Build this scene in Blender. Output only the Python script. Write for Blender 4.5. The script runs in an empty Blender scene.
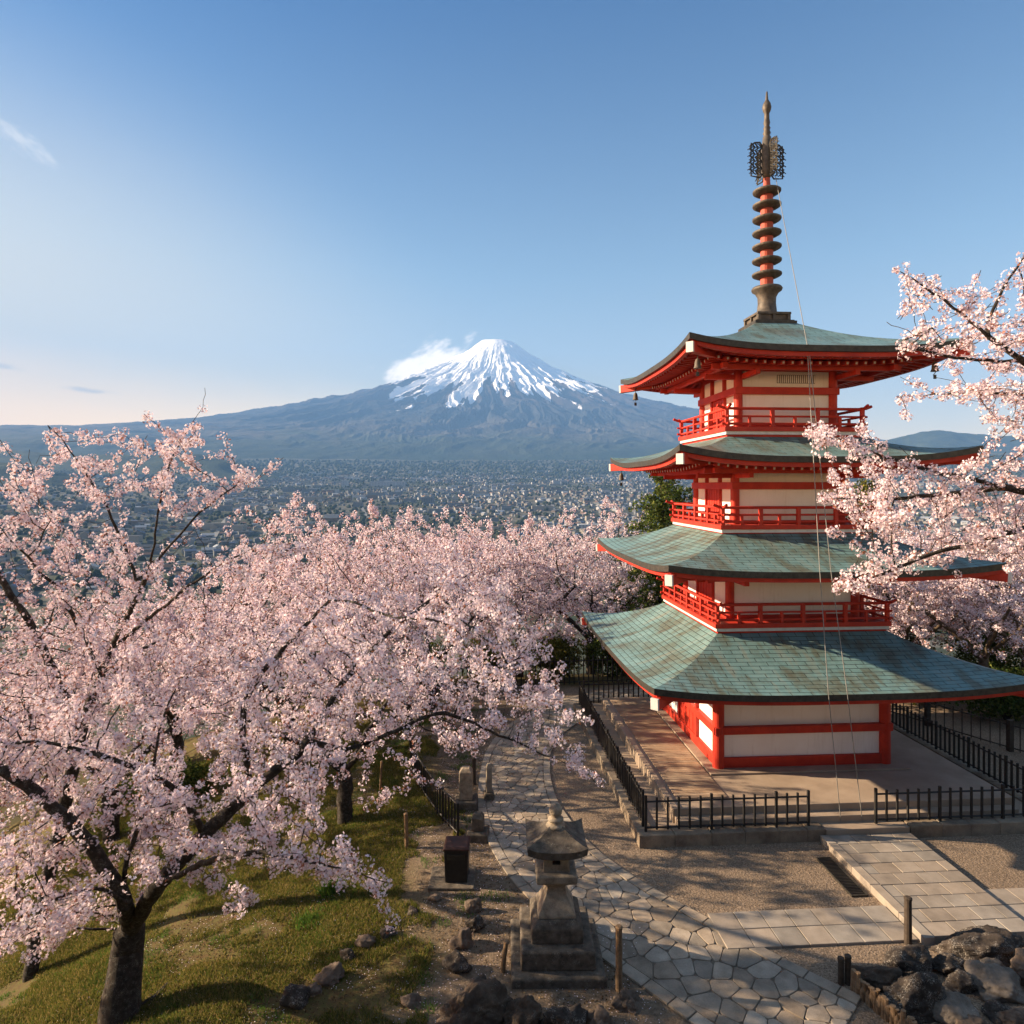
import bpy, math, random
import numpy as np
from mathutils import Vector, Matrix, noise as mnoise

# ------------------------------------------------------------------ camera, sky, sun, exposure
scene = bpy.context.scene
COL = scene.collection
FPX, HZ, YAW, CAMH = 668.8, 486.3, 0.069, 9.0
cam_d = bpy.data.cameras.new('camera')
cam = bpy.data.objects.new('camera', cam_d)
COL.objects.link(cam)
cam.location = (0, 0, CAMH)
cam.rotation_euler = (math.pi / 2, 0, -YAW)
cam_d.sensor_width = 36
cam_d.lens = 36 * FPX / 1024
cam_d.shift_y = (HZ - 512) / 1024
cam_d.clip_start = 0.1
cam_d.clip_end = 80000
scene.camera = cam

SUN_EL, SUN_AZ = math.radians(22), math.radians(12)      # azimuth: from -X towards +Y
sdir = Vector((-math.cos(SUN_AZ) * math.cos(SUN_EL), math.sin(SUN_AZ) * math.cos(SUN_EL), math.sin(SUN_EL)))
world = bpy.data.worlds.new('World')
scene.world = world
world.use_nodes = True
wn, wl = world.node_tree.nodes, world.node_tree.links
wn.clear()
wo = wn.new('ShaderNodeOutputWorld')
wb = wn.new('ShaderNodeBackground')
wb.inputs['Strength'].default_value = 0.058
sky = wn.new('ShaderNodeTexSky')
sky.sky_type = 'NISHITA'
sky.sun_disc = False
sky.sun_elevation = SUN_EL
sky.sun_rotation = math.atan2(sdir.x, sdir.y)
sky.altitude = 850
sky.air_density = 1.0
sky.dust_density = 1.0
sky.ozone_density = 2.0
SKY = sky.outputs[0]
hs = wn.new('ShaderNodeHueSaturation')
hs.inputs['Saturation'].default_value = 1.05
wl.new(SKY, hs.inputs['Color'])
tc = wn.new('ShaderNodeTexCoord')
SXYZ = wn.new('ShaderNodeSeparateXYZ')
wl.new(tc.outputs['Generated'], SXYZ.inputs[0])
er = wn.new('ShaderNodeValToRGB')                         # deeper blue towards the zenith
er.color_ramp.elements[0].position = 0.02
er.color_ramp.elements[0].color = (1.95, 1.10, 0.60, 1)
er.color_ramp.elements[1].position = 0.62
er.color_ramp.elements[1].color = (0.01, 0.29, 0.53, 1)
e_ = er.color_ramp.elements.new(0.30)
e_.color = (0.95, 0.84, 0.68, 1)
e_ = er.color_ramp.elements.new(0.78)                   # sky brightened overhead, out of view, added as warm fill light
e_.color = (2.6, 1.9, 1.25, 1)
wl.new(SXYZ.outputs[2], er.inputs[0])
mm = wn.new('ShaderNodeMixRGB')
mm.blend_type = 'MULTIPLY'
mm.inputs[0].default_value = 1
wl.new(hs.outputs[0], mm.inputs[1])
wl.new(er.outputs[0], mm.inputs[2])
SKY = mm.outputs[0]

sun_d = bpy.data.lights.new('sun', 'SUN')
sun_d.energy = 5.0
sun_d.angle = math.radians(0.6)
sun_d.color = (1.0, 0.77, 0.52)
sun = bpy.data.objects.new('sun', sun_d)
COL.objects.link(sun)
sun.rotation_euler = sdir.to_track_quat('Z', 'Y').to_euler()

vs = scene.view_settings
vs.view_transform = 'Standard'
vs.look = 'None'
vs.exposure = 2.1
vs.gamma = 1
vs.use_curve_mapping = False
cy = scene.cycles
cy.max_bounces = 6
cy.diffuse_bounces = 3
cy.glossy_bounces = 2
cy.transmission_bounces = 4
cy.volume_bounces = 0
cy.transparent_max_bounces = 6
cy.use_denoising = True
cy.caustics_reflective = False
cy.caustics_refractive = False

RNG = np.random.default_rng(7)
random.seed(7)
CY, SY = math.cos(YAW), math.sin(YAW)


def at(px, py, d):
    """the point d metres in front of the camera on the line through a pixel"""
    x, z = (px - 512) / FPX, -(py - HZ) / FPX
    return Vector(((x * CY + SY) * d, (-x * SY + CY) * d, CAMH + z * d))


def proj(x, y, z):
    a, b = x * CY - y * SY, x * SY + y * CY
    return 512 + FPX * a / b, HZ - FPX * (z - CAMH) / b


# ------------------------------------------------------------------ helpers
def tag(o, label=None, cat=None, group=None, kind=None):
    if label: o['label'] = label
    if cat: o['category'] = cat
    if group: o['group'] = group
    if kind: o['kind'] = kind
    return o


def empty(name, loc, rz=0, label=None, cat=None, group=None):
    o = bpy.data.objects.new(name, None)
    o.empty_display_size = 0.3
    COL.objects.link(o)
    o.location = loc
    o.rotation_euler = (0, 0, rz)
    return tag(o, label, cat, group)


def mesh_np(name, V, F, mat, parent=None, uv=None, smooth=False, attr=None, mats=None, mi=None):
    """V (n,3), F (m,k) or a list of index lists"""
    me = bpy.data.meshes.new(name)
    V = np.asarray(V, dtype=np.float32).reshape(-1, 3)
    if isinstance(F, np.ndarray):
        k = F.shape[1]
        m = F.shape[0]
        me.vertices.add(len(V))
        me.vertices.foreach_set('co', V.ravel())
        me.loops.add(m * k)
        me.polygons.add(m)
        me.loops.foreach_set('vertex_index', F.astype(np.int32).ravel())
        me.polygons.foreach_set('loop_start', np.arange(0, m * k, k, dtype=np.int32))
        me.polygons.foreach_set('loop_total', np.full(m, k, dtype=np.int32))
    else:
        me.from_pydata(V.tolist(), [], F)
    me.update(calc_edges=True)
    if smooth:
        me.polygons.foreach_set('use_smooth', np.ones(len(me.polygons), dtype=bool))
    if uv is not None:
        L = me.uv_layers.new(name='UVMap')
        li = np.empty(len(me.loops), dtype=np.int32)
        me.loops.foreach_get('vertex_index', li)
        L.data.foreach_set('uv', np.asarray(uv, dtype=np.float32)[li].ravel())
    for an, (dom, arr) in (attr or {}).items():
        arr = np.asarray(arr, dtype=np.float32)
        if arr.ndim == 1:
            a = me.attributes.new(an, 'FLOAT', dom)
            a.data.foreach_set('value', arr)
        else:
            a = me.attributes.new(an, 'FLOAT_COLOR', dom)
            if arr.shape[1] == 3:
                arr = np.hstack([arr, np.ones((len(arr), 1), np.float32)])
            a.data.foreach_set('color', arr.ravel())
    for m_ in (mats or [mat]):
        me.materials.append(m_)
    if mi is not None:
        me.polygons.foreach_set('material_index', np.asarray(mi, dtype=np.int32))
    o = bpy.data.objects.new(name, me)
    COL.objects.link(o)
    if parent: o.parent = parent
    return o


class MB:
    def __init__(s):
        s.v, s.f, s.c = [], [], []

    def add(s, vs_, fs, col=None):
        b = len(s.v)
        s.v += [tuple(v) for v in vs_]
        s.f += [[b + i for i in f] for f in fs]
        s.c += [col or (1, 1, 1)] * len(fs)
        return s

    def box(s, x0, x1, y0, y1, z0, z1, col=None):
        return s.add([(x0, y0, z0), (x1, y0, z0), (x1, y1, z0), (x0, y1, z0), (x0, y0, z1), (x1, y0, z1), (x1, y1, z1), (x0, y1, z1)],
                     [(0, 3, 2, 1), (4, 5, 6, 7), (0, 1, 5, 4), (1, 2, 6, 5), (2, 3, 7, 6), (3, 0, 4, 7)], col)

    def bar(s, a, b, w, h, up=(0, 0, 1)):
        """a beam of section w x h from a to b"""
        a, b = Vector(a), Vector(b)
        d = (b - a).normalized()
        r = d.cross(Vector(up))
        if r.length < 1e-4: r = d.cross(Vector((0, 1, 0)))
        r.normalize()
        u = r.cross(d)
        P = [p + r * (i * w / 2) + u * (j * h / 2) for p in (a, b) for i, j in ((-1, -1), (1, -1), (1, 1), (-1, 1))]
        return s.add(P, [(0, 1, 2, 3), (7, 6, 5, 4), (0, 4, 5, 1), (1, 5, 6, 2), (2, 6, 7, 3), (3, 7, 4, 0)])

    def tube(s, pts, r, n=8, cap=True):
        pts = [Vector(p) for p in pts]
        rs = r if hasattr(r, '__len__') else [r] * len(pts)
        V, F = [], []
        for i, p in enumerate(pts):
            d = (pts[min(i + 1, len(pts) - 1)] - pts[max(i - 1, 0)]).normalized()
            a = d.cross(Vector((0, 0, 1)))
            if a.length < 1e-3: a = Vector((1, 0, 0))
            a.normalize()
            b = d.cross(a)
            V += [p + (a * math.cos(t) + b * math.sin(t)) * rs[i] for t in (2 * math.pi * k / n for k in range(n))]
        for i in range(len(pts) - 1):
            F += [(i * n + k, i * n + (k + 1) % n, (i + 1) * n + (k + 1) % n, (i + 1) * n + k) for k in range(n)]
        if cap:
            F += [tuple(range(n))[::-1], tuple((len(pts) - 1) * n + k for k in range(n))]
        return s.add(V, F)

    def lathe(s, prof, n=24, c=(0, 0, 0), sq=0.0, rot=0.0):
        """revolve (r, z) pairs; n=4 with rot=pi/4 gives square sections (r is then the half width)"""
        V, F = [], []
        k4 = math.sqrt(2) if n == 4 else 1
        for r, z in prof:
            for k in range(n):
                t = 2 * math.pi * k / n + rot
                V.append((c[0] + r * k4 * math.cos(t), c[1] + r * k4 * math.sin(t), c[2] + z))
        for i in range(len(prof) - 1):
            F += [(i * n + k, i * n + (k + 1) % n, (i + 1) * n + (k + 1) % n, (i + 1) * n + k) for k in range(n)]
        F += [tuple(range(n))[::-1], tuple((len(prof) - 1) * n + k for k in range(n))]
        return s.add(V, F)

    def stone(s, poly, z0, z1, inset=0.02, ch=0.015, col=None, zf=None):
        """a paving stone: polygon prism with a chamfered top"""
        n = len(poly)
        cx, cy_ = sum(p[0] for p in poly) / n, sum(p[1] for p in poly) / n
        zf = zf or (lambda x, y: 0)
        V = [(x, y, z0 + zf(x, y)) for x, y in poly] + [(x, y, z1 - ch + zf(x, y)) for x, y in poly]
        for x, y in poly:
            dx, dy = cx - x, cy_ - y
            l = math.hypot(dx, dy) + 1e-6
            k = min(inset / l, 0.4)
            V.append((x + dx * k, y + dy * k, z1 + zf(x, y)))
        F = []
        for i in range(n):
            j = (i + 1) % n
            F += [(i, j, n + j, n + i), (n + i, n + j, 2 * n + j, 2 * n + i)]
        F.append(tuple(range(2 * n, 3 * n)))
        return s.add(V, F, col)

    def build(s, name, mat, parent=None, smooth=False, bevel=0, color=False, off=(0, 0, 0)):
        V = np.array(s.v, dtype=np.float32) - np.array(off, dtype=np.float32)
        o = mesh_np(name, V, s.f, mat, parent, smooth=smooth, attr={'tint': ('FACE', np.array(s.c))} if color else None)
        if bevel:
            m = o.modifiers.new('bevel', 'BEVEL')
            m.width = bevel
            m.segments = 2
            m.limit_method = 'ANGLE'
        return o


def copy_tree(o, parent=None):
    c = o.copy()
    COL.objects.link(c)
    if parent: c.parent = parent
    for ch in list(o.children):
        copy_tree(ch, c)
    return c


def _hash(i, j, seed):
    h = np.sin(i * 127.1 + j * 311.7 + seed * 74.7) * 43758.5453
    return h - np.floor(h)


def vnoise(x, y, seed=0):
    i, j = np.floor(x), np.floor(y)
    u, v = x - i, y - j
    u = u * u * (3 - 2 * u)
    v = v * v * (3 - 2 * v)
    a, b, c, d = _hash(i, j, seed), _hash(i + 1, j, seed), _hash(i, j + 1, seed), _hash(i + 1, j + 1, seed)
    return a + (b - a) * u + (c - a) * v + (a - b - c + d) * u * v


def fbm(x, y, octv=4, seed=0, ridged=False):
    t, amp, s_ = 0, 0.5, 0
    for k in range(octv):
        n = vnoise(x * 2 ** k + 17.3 * k, y * 2 ** k + 9.1 * k, seed + k)
        if ridged: n = 1 - np.abs(2 * n - 1)
        t = t + amp * n
        s_ += amp
        amp *= 0.5
    return t / s_


def sstep(a, b, x):
    t = np.clip((x - a) / (b - a), 0, 1)
    return t * t * (3 - 2 * t)


# ------------------------------------------------------------------ materials
class NT:
    def __init__(s, name):
        s.m = bpy.data.materials.new(name)
        s.m.use_nodes = True
        s.n, s.l = s.m.node_tree.nodes, s.m.node_tree.links
        s.n.clear()
        s.out = s.n.new('ShaderNodeOutputMaterial')

    def node(s, t, **kw):
        n = s.n.new('ShaderNode' + t)
        for k, v in kw.items(): setattr(n, k, v)
        return n

    def put(s, sock, v):
        if hasattr(v, 'is_output'): s.l.new(v, sock)
        elif isinstance(v, tuple) and len(v) == 3 and len(sock.default_value) == 4: sock.default_value = (*v, 1)
        else: sock.default_value = v

    def coord(s, kind='Object'):
        return s.node('TexCoord').outputs[kind]

    def noise(s, scale, detail=4, rough=0.55, vec=None, dist=0.0):
        n = s.node('TexNoise')
        s.put(n.inputs['Vector'], vec or s.coord())
        n.inputs['Scale'].default_value = scale
        n.inputs['Detail'].default_value = detail
        n.inputs['Roughness'].default_value = rough
        n.inputs['Distortion'].default_value = dist
        return n.outputs['Fac']

    def ramp(s, fac, stops):
        r = s.node('ValToRGB')
        e = r.color_ramp.elements
        while len(e) < len(stops): e.new(0.5)
        for i, (p, c) in enumerate(stops):
            e[i].position = p
            e[i].color = (*c, 1) if isinstance(c, tuple) else (c, c, c, 1)
        s.put(r.inputs[0], fac)
        return r.outputs[0]

    def mix(s, fac, a, b, mode='MIX'):
        m = s.node('MixRGB', blend_type=mode)
        for i, v in enumerate((fac, a, b)): s.put(m.inputs[i], v)
        return m.outputs[0]

    def math(s, op, a, b=0.0):
        m = s.node('Math', operation=op)
        s.put(m.inputs[0], a)
        s.put(m.inputs[1], b)
        return m.outputs[0]

    def map(s, vec, scale):
        m = s.node('Mapping')
        s.put(m.inputs['Vector'], vec)
        m.inputs['Scale'].default_value = scale
        return m.outputs[0]

    def bump(s, h, strength=0.3, dist=0.02):
        b = s.node('Bump')
        b.inputs['Strength'].default_value = strength
        b.inputs['Distance'].default_value = dist
        s.put(b.inputs['Height'], h)
        return b.outputs[0]

    def attr(s, name, out='Color'):
        return s.node('Attribute', attribute_name=name).outputs[out]

    def done(s, col, rough=0.8, normal=None, metal=0.0, spec=0.3):
        p = s.node('BsdfPrincipled')
        s.put(p.inputs['Base Color'], col)
        s.put(p.inputs['Roughness'], rough)
        p.inputs['Metallic'].default_value = metal
        p.inputs['Specular IOR Level'].default_value = spec
        if normal is not None: s.put(p.inputs['Normal'], normal)
        s.l.new(p.outputs[0], s.out.inputs[0])
        return s.m


def simple(name, c0, c1, scale=6, rough=0.7, bump=0.2, bd=0.01, metal=0.0, spec=0.3, fine=60, tint=False, stops=(0.35, 0.65)):
    t = NT(name)
    n1 = t.noise(scale, 5, 0.6)
    n2 = t.noise(fine, 3, 0.6)
    f = t.math('ADD', t.math('MULTIPLY', n1, 0.7), t.math('MULTIPLY', n2, 0.3))
    col = t.ramp(f, [(stops[0], c0), (stops[1], c1)])
    if tint: col = t.mix(1.0, col, t.attr('tint'), 'MULTIPLY')
    return t.done(col, rough, t.bump(f, bump, bd) if bump else None, metal, spec)


MAT = {}
MAT['red'] = simple('vermilion_paint', (0.32, 0.018, 0.010), (0.52, 0.040, 0.018), 2.2, 0.55, 0.1, 0.004, fine=40)
MAT['red_dull'] = simple('weathered_red_metal', (0.28, 0.05, 0.03), (0.42, 0.085, 0.05), 6, 0.6, 0.2, 0.005)
t = NT('cream_plaster')
n1 = t.noise(1.3, 5, 0.65)
n2 = t.noise(1.0, 5, 0.7, vec=t.map(t.coord(), (5.0, 5.0, 0.5)))
col = t.ramp(n1, [(0.3, (0.78, 0.71, 0.67)), (0.7, (0.84, 0.785, 0.75))])
col = t.mix(t.ramp(n2, [(0.54, 0.0), (0.84, 0.55)]), col, (0.50, 0.42, 0.35))
MAT['plaster'] = t.done(col, 0.88, t.bump(t.noise(30, 3), 0.15, 0.004))
MAT['white'] = simple('white_paint', (0.50, 0.48, 0.46), (0.66, 0.64, 0.61), 5, 0.6, 0.1, 0.003)
MAT['dark_metal'] = simple('dark_bronze', (0.025, 0.024, 0.022), (0.07, 0.062, 0.05), 8, 0.5, 0.25, 0.006, metal=0.3)
MAT['bronze'] = simple('weathered_bronze', (0.05, 0.043, 0.036), (0.14, 0.115, 0.09), 7, 0.6, 0.3, 0.01, metal=0.2)
MAT['iron'] = simple('black_iron', (0.012, 0.012, 0.013), (0.028, 0.026, 0.024), 12, 0.5, 0.1, 0.003)
MAT['wood'] = simple('weathered_wood', (0.12, 0.075, 0.04), (0.26, 0.17, 0.10), 10, 0.85, 0.4, 0.01)
MAT['darkwood'] = simple('dark_wood', (0.03, 0.022, 0.016), (0.075, 0.055, 0.04), 10, 0.8, 0.4, 0.01)
MAT['slab'] = simple('granite_slab', (0.20, 0.17, 0.14), (0.325, 0.28, 0.235), 2.5, 0.85, 0.25, 0.006, fine=90, tint=True)
MAT['flag'] = simple('flagstone', (0.21, 0.17, 0.13), (0.41, 0.34, 0.265), 3, 0.9, 0.6, 0.02, fine=50, tint=True)
MAT['mortar'] = simple('mortar_soil', (0.10, 0.08, 0.06), (0.18, 0.145, 0.11), 9, 0.95, 0.5, 0.02)
MAT['kerb'] = simple('kerb_stone', (0.16, 0.135, 0.105), (0.34, 0.29, 0.225), 2.5, 0.9, 0.5, 0.02)
MAT['deck'] = simple('stone_deck', (0.25, 0.19, 0.14), (0.37, 0.29, 0.22), 1.2, 0.85, 0.15, 0.006)
MAT['cable'] = simple('steel_cable', (0.16, 0.15, 0.14), (0.24, 0.23, 0.21), 5, 0.5, 0)


def lichen_stone(name, c0, c1, lich, k=0.62, scale=5):
    t = NT(name)
    n1 = t.noise(scale, 6, 0.65)
    n2 = t.noise(scale * 9, 4, 0.7)
    base = t.mix(t.ramp(n2, [(0.35, 0.0), (0.7, 1.0)]), t.ramp(n1, [(0.3, c0), (0.7, c1)]), t.ramp(n1, [(0.3, tuple(x * 0.55 for x in c0)), (0.75, c1)]))
    spot = t.math('MULTIPLY', t.ramp(t.noise(scale * 1.6, 4, 0.6), [(k - 0.14, 0.0), (k + .03, 0.8)]), t.ramp(t.noise(scale * 16, 3), [(0.50, 0.0), (0.60, 1.0)]))
    col = t.mix(spot, base, lich)
    h = t.math('ADD', t.math('MULTIPLY', n1, 0.7), t.math('MULTIPLY', n2, 0.35))
    return t.done(col, 0.92, t.bump(h, 0.8, 0.05))


MAT['lantern'] = lichen_stone('lantern_stone', (0.19, 0.15, 0.11), (0.40, 0.33, 0.245), (0.36, 0.34, 0.27), 0.66, 6)
MAT['lantern_dark'] = lichen_stone('weathered_dark_stone', (0.055, 0.046, 0.038), (0.17, 0.14, 0.108), (0.33, 0.30, 0.24), 0.68, 6)
MAT['rock_dark'] = lichen_stone('dark_lava_rock', (0.018, 0.014, 0.012), (0.08, 0.062, 0.05), (0.32, 0.29, 0.25), 0.60, 3)
MAT['rock_brown'] = lichen_stone('brown_boulder', (0.07, 0.05, 0.038), (0.20, 0.15, 0.115), (0.28, 0.25, 0.2), 0.70, 3)
MAT['rock_grey'] = lichen_stone('grey_boulder', (0.10, 0.082, 0.066), (0.24, 0.20, 0.165), (0.36, 0.32, 0.28), 0.72, 2.5)
MAT['bark'] = lichen_stone('cherry_bark', (0.010, 0.008, 0.006), (0.042, 0.031, 0.024), (0.20, 0.19, 0.16), 0.60, 7)
MAT['bark_light'] = lichen_stone('pale_bark', (0.07, 0.05, 0.035), (0.20, 0.145, 0.095), (0.25, 0.23, 0.18), 0.68, 5)


def roof_mat():
    t = NT('copper_roof')
    uv = t.coord('UV')
    br = t.node('TexBrick')
    t.put(br.inputs['Vector'], uv)
    br.offset = 0.5
    br.inputs['Scale'].default_value = 1.0
    br.inputs['Brick Width'].default_value = 0.55
    br.inputs['Row Height'].default_value = 0.18
    br.inputs['Mortar Size'].default_value = 0.013
    br.inputs['Mortar Smooth'].default_value = 0.3
    br.inputs['Color1'].default_value = (1, 1, 1, 1)
    br.inputs['Color2'].default_value = (0.90, 0.91, 0.90, 1)
    br.inputs['Mortar'].default_value = (0.22, 0.22, 0.22, 1)
    n1 = t.noise(0.9, 5, 0.6)
    n2 = t.noise(1.0, 4, 0.6, vec=t.map(uv, (2.2, 0.35, 1)))
    n3 = t.noise(22, 3, 0.6)
    base = t.ramp(t.math('ADD', t.math('MULTIPLY', n1, 0.5), t.math('MULTIPLY', n2, 0.5)),
                  [(0.34, (0.10, 0.09, 0.065)), (0.44, (0.13, 0.16, 0.13)), (0.52, (0.15, 0.27, 0.275)), (0.66, (0.23, 0.36, 0.36))])
    rust = t.ramp(n2, [(0.55, 0.0), (0.72, 0.7)])
    base = t.mix(rust, base, (0.22, 0.165, 0.095))
    base = t.mix(t.math('MULTIPLY', n3, 0.5), base, t.mix(1.0, base, (0.55, 0.55, 0.55), 'MULTIPLY'))
    col = t.mix(1.0, base, br.outputs['Color'], 'MULTIPLY')
    sep = t.node('SeparateXYZ')
    t.put(sep.inputs[0], uv)
    saw = t.math('FRACT', t.math('DIVIDE', sep.outputs[1], 0.18))
    h = t.math('ADD', t.math('MULTIPLY', saw, 0.6), t.math('MULTIPLY', br.outputs['Fac'], -0.6))
    return t.done(col, 0.55, t.bump(h, 0.6, 0.02), 0.0, 0.4)


MAT['roof'] = roof_mat()


def petal_mat(name, stops, trans=0.35):
    t = NT(name)
    g = t.node('NewGeometry')
    col = t.ramp(g.outputs['Random Per Island'], stops)
    d = t.node('BsdfDiffuse')
    tr = t.node('BsdfTranslucent')
    t.put(d.inputs[0], col)
    t.put(tr.inputs[0], col)
    mx = t.node('MixShader')
    mx.inputs[0].default_value = trans
    t.l.new(d.outputs[0], mx.inputs[1])
    t.l.new(tr.outputs[0], mx.inputs[2])
    t.l.new(mx.outputs[0], t.out.inputs[0])
    return t.m


MAT['petal'] = petal_mat('pink_blossom', [(0.0, (0.22, 0.085, 0.045)), (0.11, (0.40, 0.17, 0.11)), (0.14, (0.76, 0.57, 0.62)), (0.5, (0.82, 0.69, 0.74)), (1.0, (0.90, 0.82, 0.86))], 0.3)
MAT['petal_pale'] = petal_mat('pale_blossom', [(0.0, (0.22, 0.085, 0.045)), (0.09, (0.40, 0.18, 0.12)), (0.11, (0.77, 0.60, 0.65)), (0.5, (0.83, 0.71, 0.77)), (1.0, (0.93, 0.84, 0.87))], 0.3)
MAT['leaf'] = petal_mat('evergreen_needles', [(0.0, (0.035, 0.06, 0.016)), (0.5, (0.085, 0.125, 0.03)), (1.0, (0.19, 0.20, 0.055))], 0.25)
MAT['leaf_yellow'] = petal_mat('yellow_green_leaves', [(0.0, (0.06, 0.075, 0.015)), (0.5, (0.13, 0.14, 0.03)), (1.0, (0.24, 0.20, 0.05))], 0.35)
MAT['grass'] = petal_mat('grass_blades', [(0.0, (0.06, 0.09, 0.018)), (0.4, (0.12, 0.135, 0.03)), (0.75, (0.22, 0.185, 0.05)), (1.0, (0.34, 0.25, 0.11))], 0.35)
MAT['grass_fresh'] = petal_mat('fresh_grass_blades', [(0.0, (0.05, 0.11, 0.02)), (1.0, (0.12, 0.21, 0.04))], 0.35)


# ------------------------------------------------------------------ the ground
def path_left(y):
    return np.interp(y, [10, 10.9, 11.3, 12.4, 14.5, 16, 17.5, 20, 23.3, 25.5, 27.6], [5.9, 4.9, 4.35, 3.2, 1.4, 0.8, 0.5, 0.45, 0.74, 1.9, 3.3])


def ground_z(x, y):
    x, y = np.asarray(x, float), np.asarray(y, float)
    edge = np.interp(y, [8, 12, 16, 22, 30], [-2.0, -1.2, -0.6, -1.2, -2.5])
    t = np.maximum(edge - x, 0)
    z = -0.10 * t - 0.014 * t ** 2 * sstep(10, 16, y)
    z = z + (fbm(x * 0.6, y * 0.6, 3, 3) - 0.5) * 0.35 * sstep(0, 2.5, t)
    b = np.maximum(y - 31, 0)
    z = z - 0.22 * b - 0.004 * b ** 2
    r = np.maximum(x - 24, 0)
    z = z - 0.12 * r
    c = np.clip(10.0 - y, 0, 9.1)
    z = z + 0.8 * c * sstep(0, 1.2, c)
    return np.maximum(z, -26)


def gz(x, y): return float(ground_z(x, y))


def ground_hit(px, py):
    d = 4.0
    while d < 80:
        p = at(px, py, d)
        if p.z <= gz(p.x, p.y): return p
        d += 0.03
    return p


xs = np.concatenate([np.linspace(-70, -14, 60, endpoint=False), np.linspace(-14, 18, 200, endpoint=False), np.linspace(18, 80, 50)])
ys = np.concatenate([np.linspace(-25, 8, 30, endpoint=False), np.linspace(8, 32, 170, endpoint=False), np.linspace(32, 95, 60)])
GX, GY = np.meshgrid(xs, ys)
GZ = ground_z(GX, GY)
nx, ny = len(xs), len(ys)
idx = np.arange(nx * ny).reshape(ny, nx)
GF = np.stack([idx[:-1, :-1], idx[:-1, 1:], idx[1:, 1:], idx[1:, :-1]], -1).reshape(-1, 4)
gedge = np.interp(GY, [8, 12, 16, 22, 30], [-1.0, -1.0, -0.9, -1.4, -2.5])
gm = sstep(0.6, -0.6, GX - gedge + (fbm(GX * 0.7, GY * 0.7, 4, 11) - 0.5) * 2.6)
gm = np.maximum(gm, sstep(9.8, 8.8, GY))
gm = np.maximum(gm, sstep(29.6, 30.6, GY + (fbm(GX * .5, GY * .5, 3, 12) - .5) * 2))
gm = np.maximum(gm, sstep(20.5, 22.5, GX))
dm = sstep(1.2, -0.2, GX - path_left(GY)) * (1 - gm)


def ground_mat():
    t = NT('ground_gravel_and_soil')
    n1 = t.noise(0.6, 5, 0.6)
    n2 = t.noise(30, 4, 0.8)
    n3 = t.noise(7, 4, 0.65)
    v = t.node('TexVoronoi')
    t.put(v.inputs['Vector'], t.coord())
    v.inputs['Scale'].default_value = 24
    grav = t.mix(n1, (0.235, 0.178, 0.132), (0.36, 0.285, 0.215))
    grav = t.mix(t.ramp(n2, [(0.35, 0.0), (0.68, 1.0)]), t.mix(1.0, grav, (0.30, 0.28, 0.26), 'MULTIPLY'), t.mix(1.0, grav, (1.6, 1.55, 1.5), 'MULTIPLY'))
    bw = t.node('RGBToBW')
    t.put(bw.inputs[0], v.outputs['Color'])
    grav = t.mix(0.45, grav, t.mix(1.0, grav, bw.outputs[0], 'MULTIPLY'))
    soil = t.mix(t.ramp(n3, [(0.35, 0.0), (0.65, 1.0)]), (0.10, 0.074, 0.052), (0.20, 0.15, 0.105))
    soil = t.mix(t.ramp(n2, [(0.5, 0.0), (0.75, 0.8)]), soil, (0.30, 0.23, 0.17))
    turf = t.mix(t.ramp(n3, [(0.4, 0.0), (0.62, 1.0)]), (0.095, 0.062, 0.03), (0.10, 0.095, 0.03))
    turf = t.mix(t.ramp(n2, [(0.4, 0.0), (0.7, 0.8)]), turf, (0.10, 0.078, 0.035))
    col = t.mix(t.attr('soil', 'Fac'), grav, soil)
    col = t.mix(t.attr('turf', 'Fac'), col, turf)
    h = t.math('ADD', t.math('MULTIPLY', n2, 0.6), t.math('ADD', t.math('MULTIPLY', n3, 0.5), t.math('MULTIPLY', v.outputs['Distance'], 0.5)))
    return t.done(col, 0.95, t.bump(h, 0.7, 0.03), spec=0.1)


MAT['ground'] = ground_mat()
g = mesh_np('ground', np.stack([GX, GY, GZ], -1), GF, MAT['ground'], smooth=True,
            attr={'turf': ('POINT', gm.ravel()), 'soil': ('POINT', dm.ravel())})
tag(g, kind='structure')

# flagstone path: centre line, half width
PC = [(5.95, 10.4), (5.1, 11.35), (4.3, 12.45), (3.45, 13.5), (2.7, 14.6), (2.05, 15.9), (1.7, 17.2), (1.45, 18.8), (1.5, 20.6), (1.75, 22.6), (2.4, 24.4), (3.5, 26.0), (5.0, 27.4), (7.0, 28.2), (10.0, 28.6), (16, 28.6)]


def smooth_line(P, n):
    P = np.array(P, float)
    d = np.concatenate([[0], np.cumsum(np.linalg.norm(np.diff(P, axis=0), axis=1))])
    s_ = np.linspace(0, d[-1], n)
    Q = np.stack([np.interp(s_, d, P[:, k]) for k in range(P.shape[1])], 1)
    for _ in range(int(n / len(P))):
        Q[1:-1] = (Q[:-2] + 2 * Q[1:-1] + Q[2:]) / 4
    return Q


PL = smooth_line(PC, 160)
PD = np.concatenate([[0], np.cumsum(np.linalg.norm(np.diff(PL, axis=0), axis=1))])
PT = np.gradient(PL, axis=0)
PT /= np.linalg.norm(PT, axis=1, keepdims=True)
PWY = [10, 12, 14, 17, 20, 24, 27, 30]
PWV = [1.38, 1.32, 1.28, 1.22, 1.12, 1.1, 1.1, 1.1]


def path_pt(u, v):
    """u in -1..1 across, v metres along"""
    p = np.array([np.interp(v, PD, PL[:, 0]), np.interp(v, PD, PL[:, 1])])
    t = np.array([np.interp(v, PD, PT[:, 0]), np.interp(v, PD, PT[:, 1])])
    w = np.interp(p[1], PWY, PWV)
    return (p[0] + t[1] * u * w, p[1] - t[0] * u * w)


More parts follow.
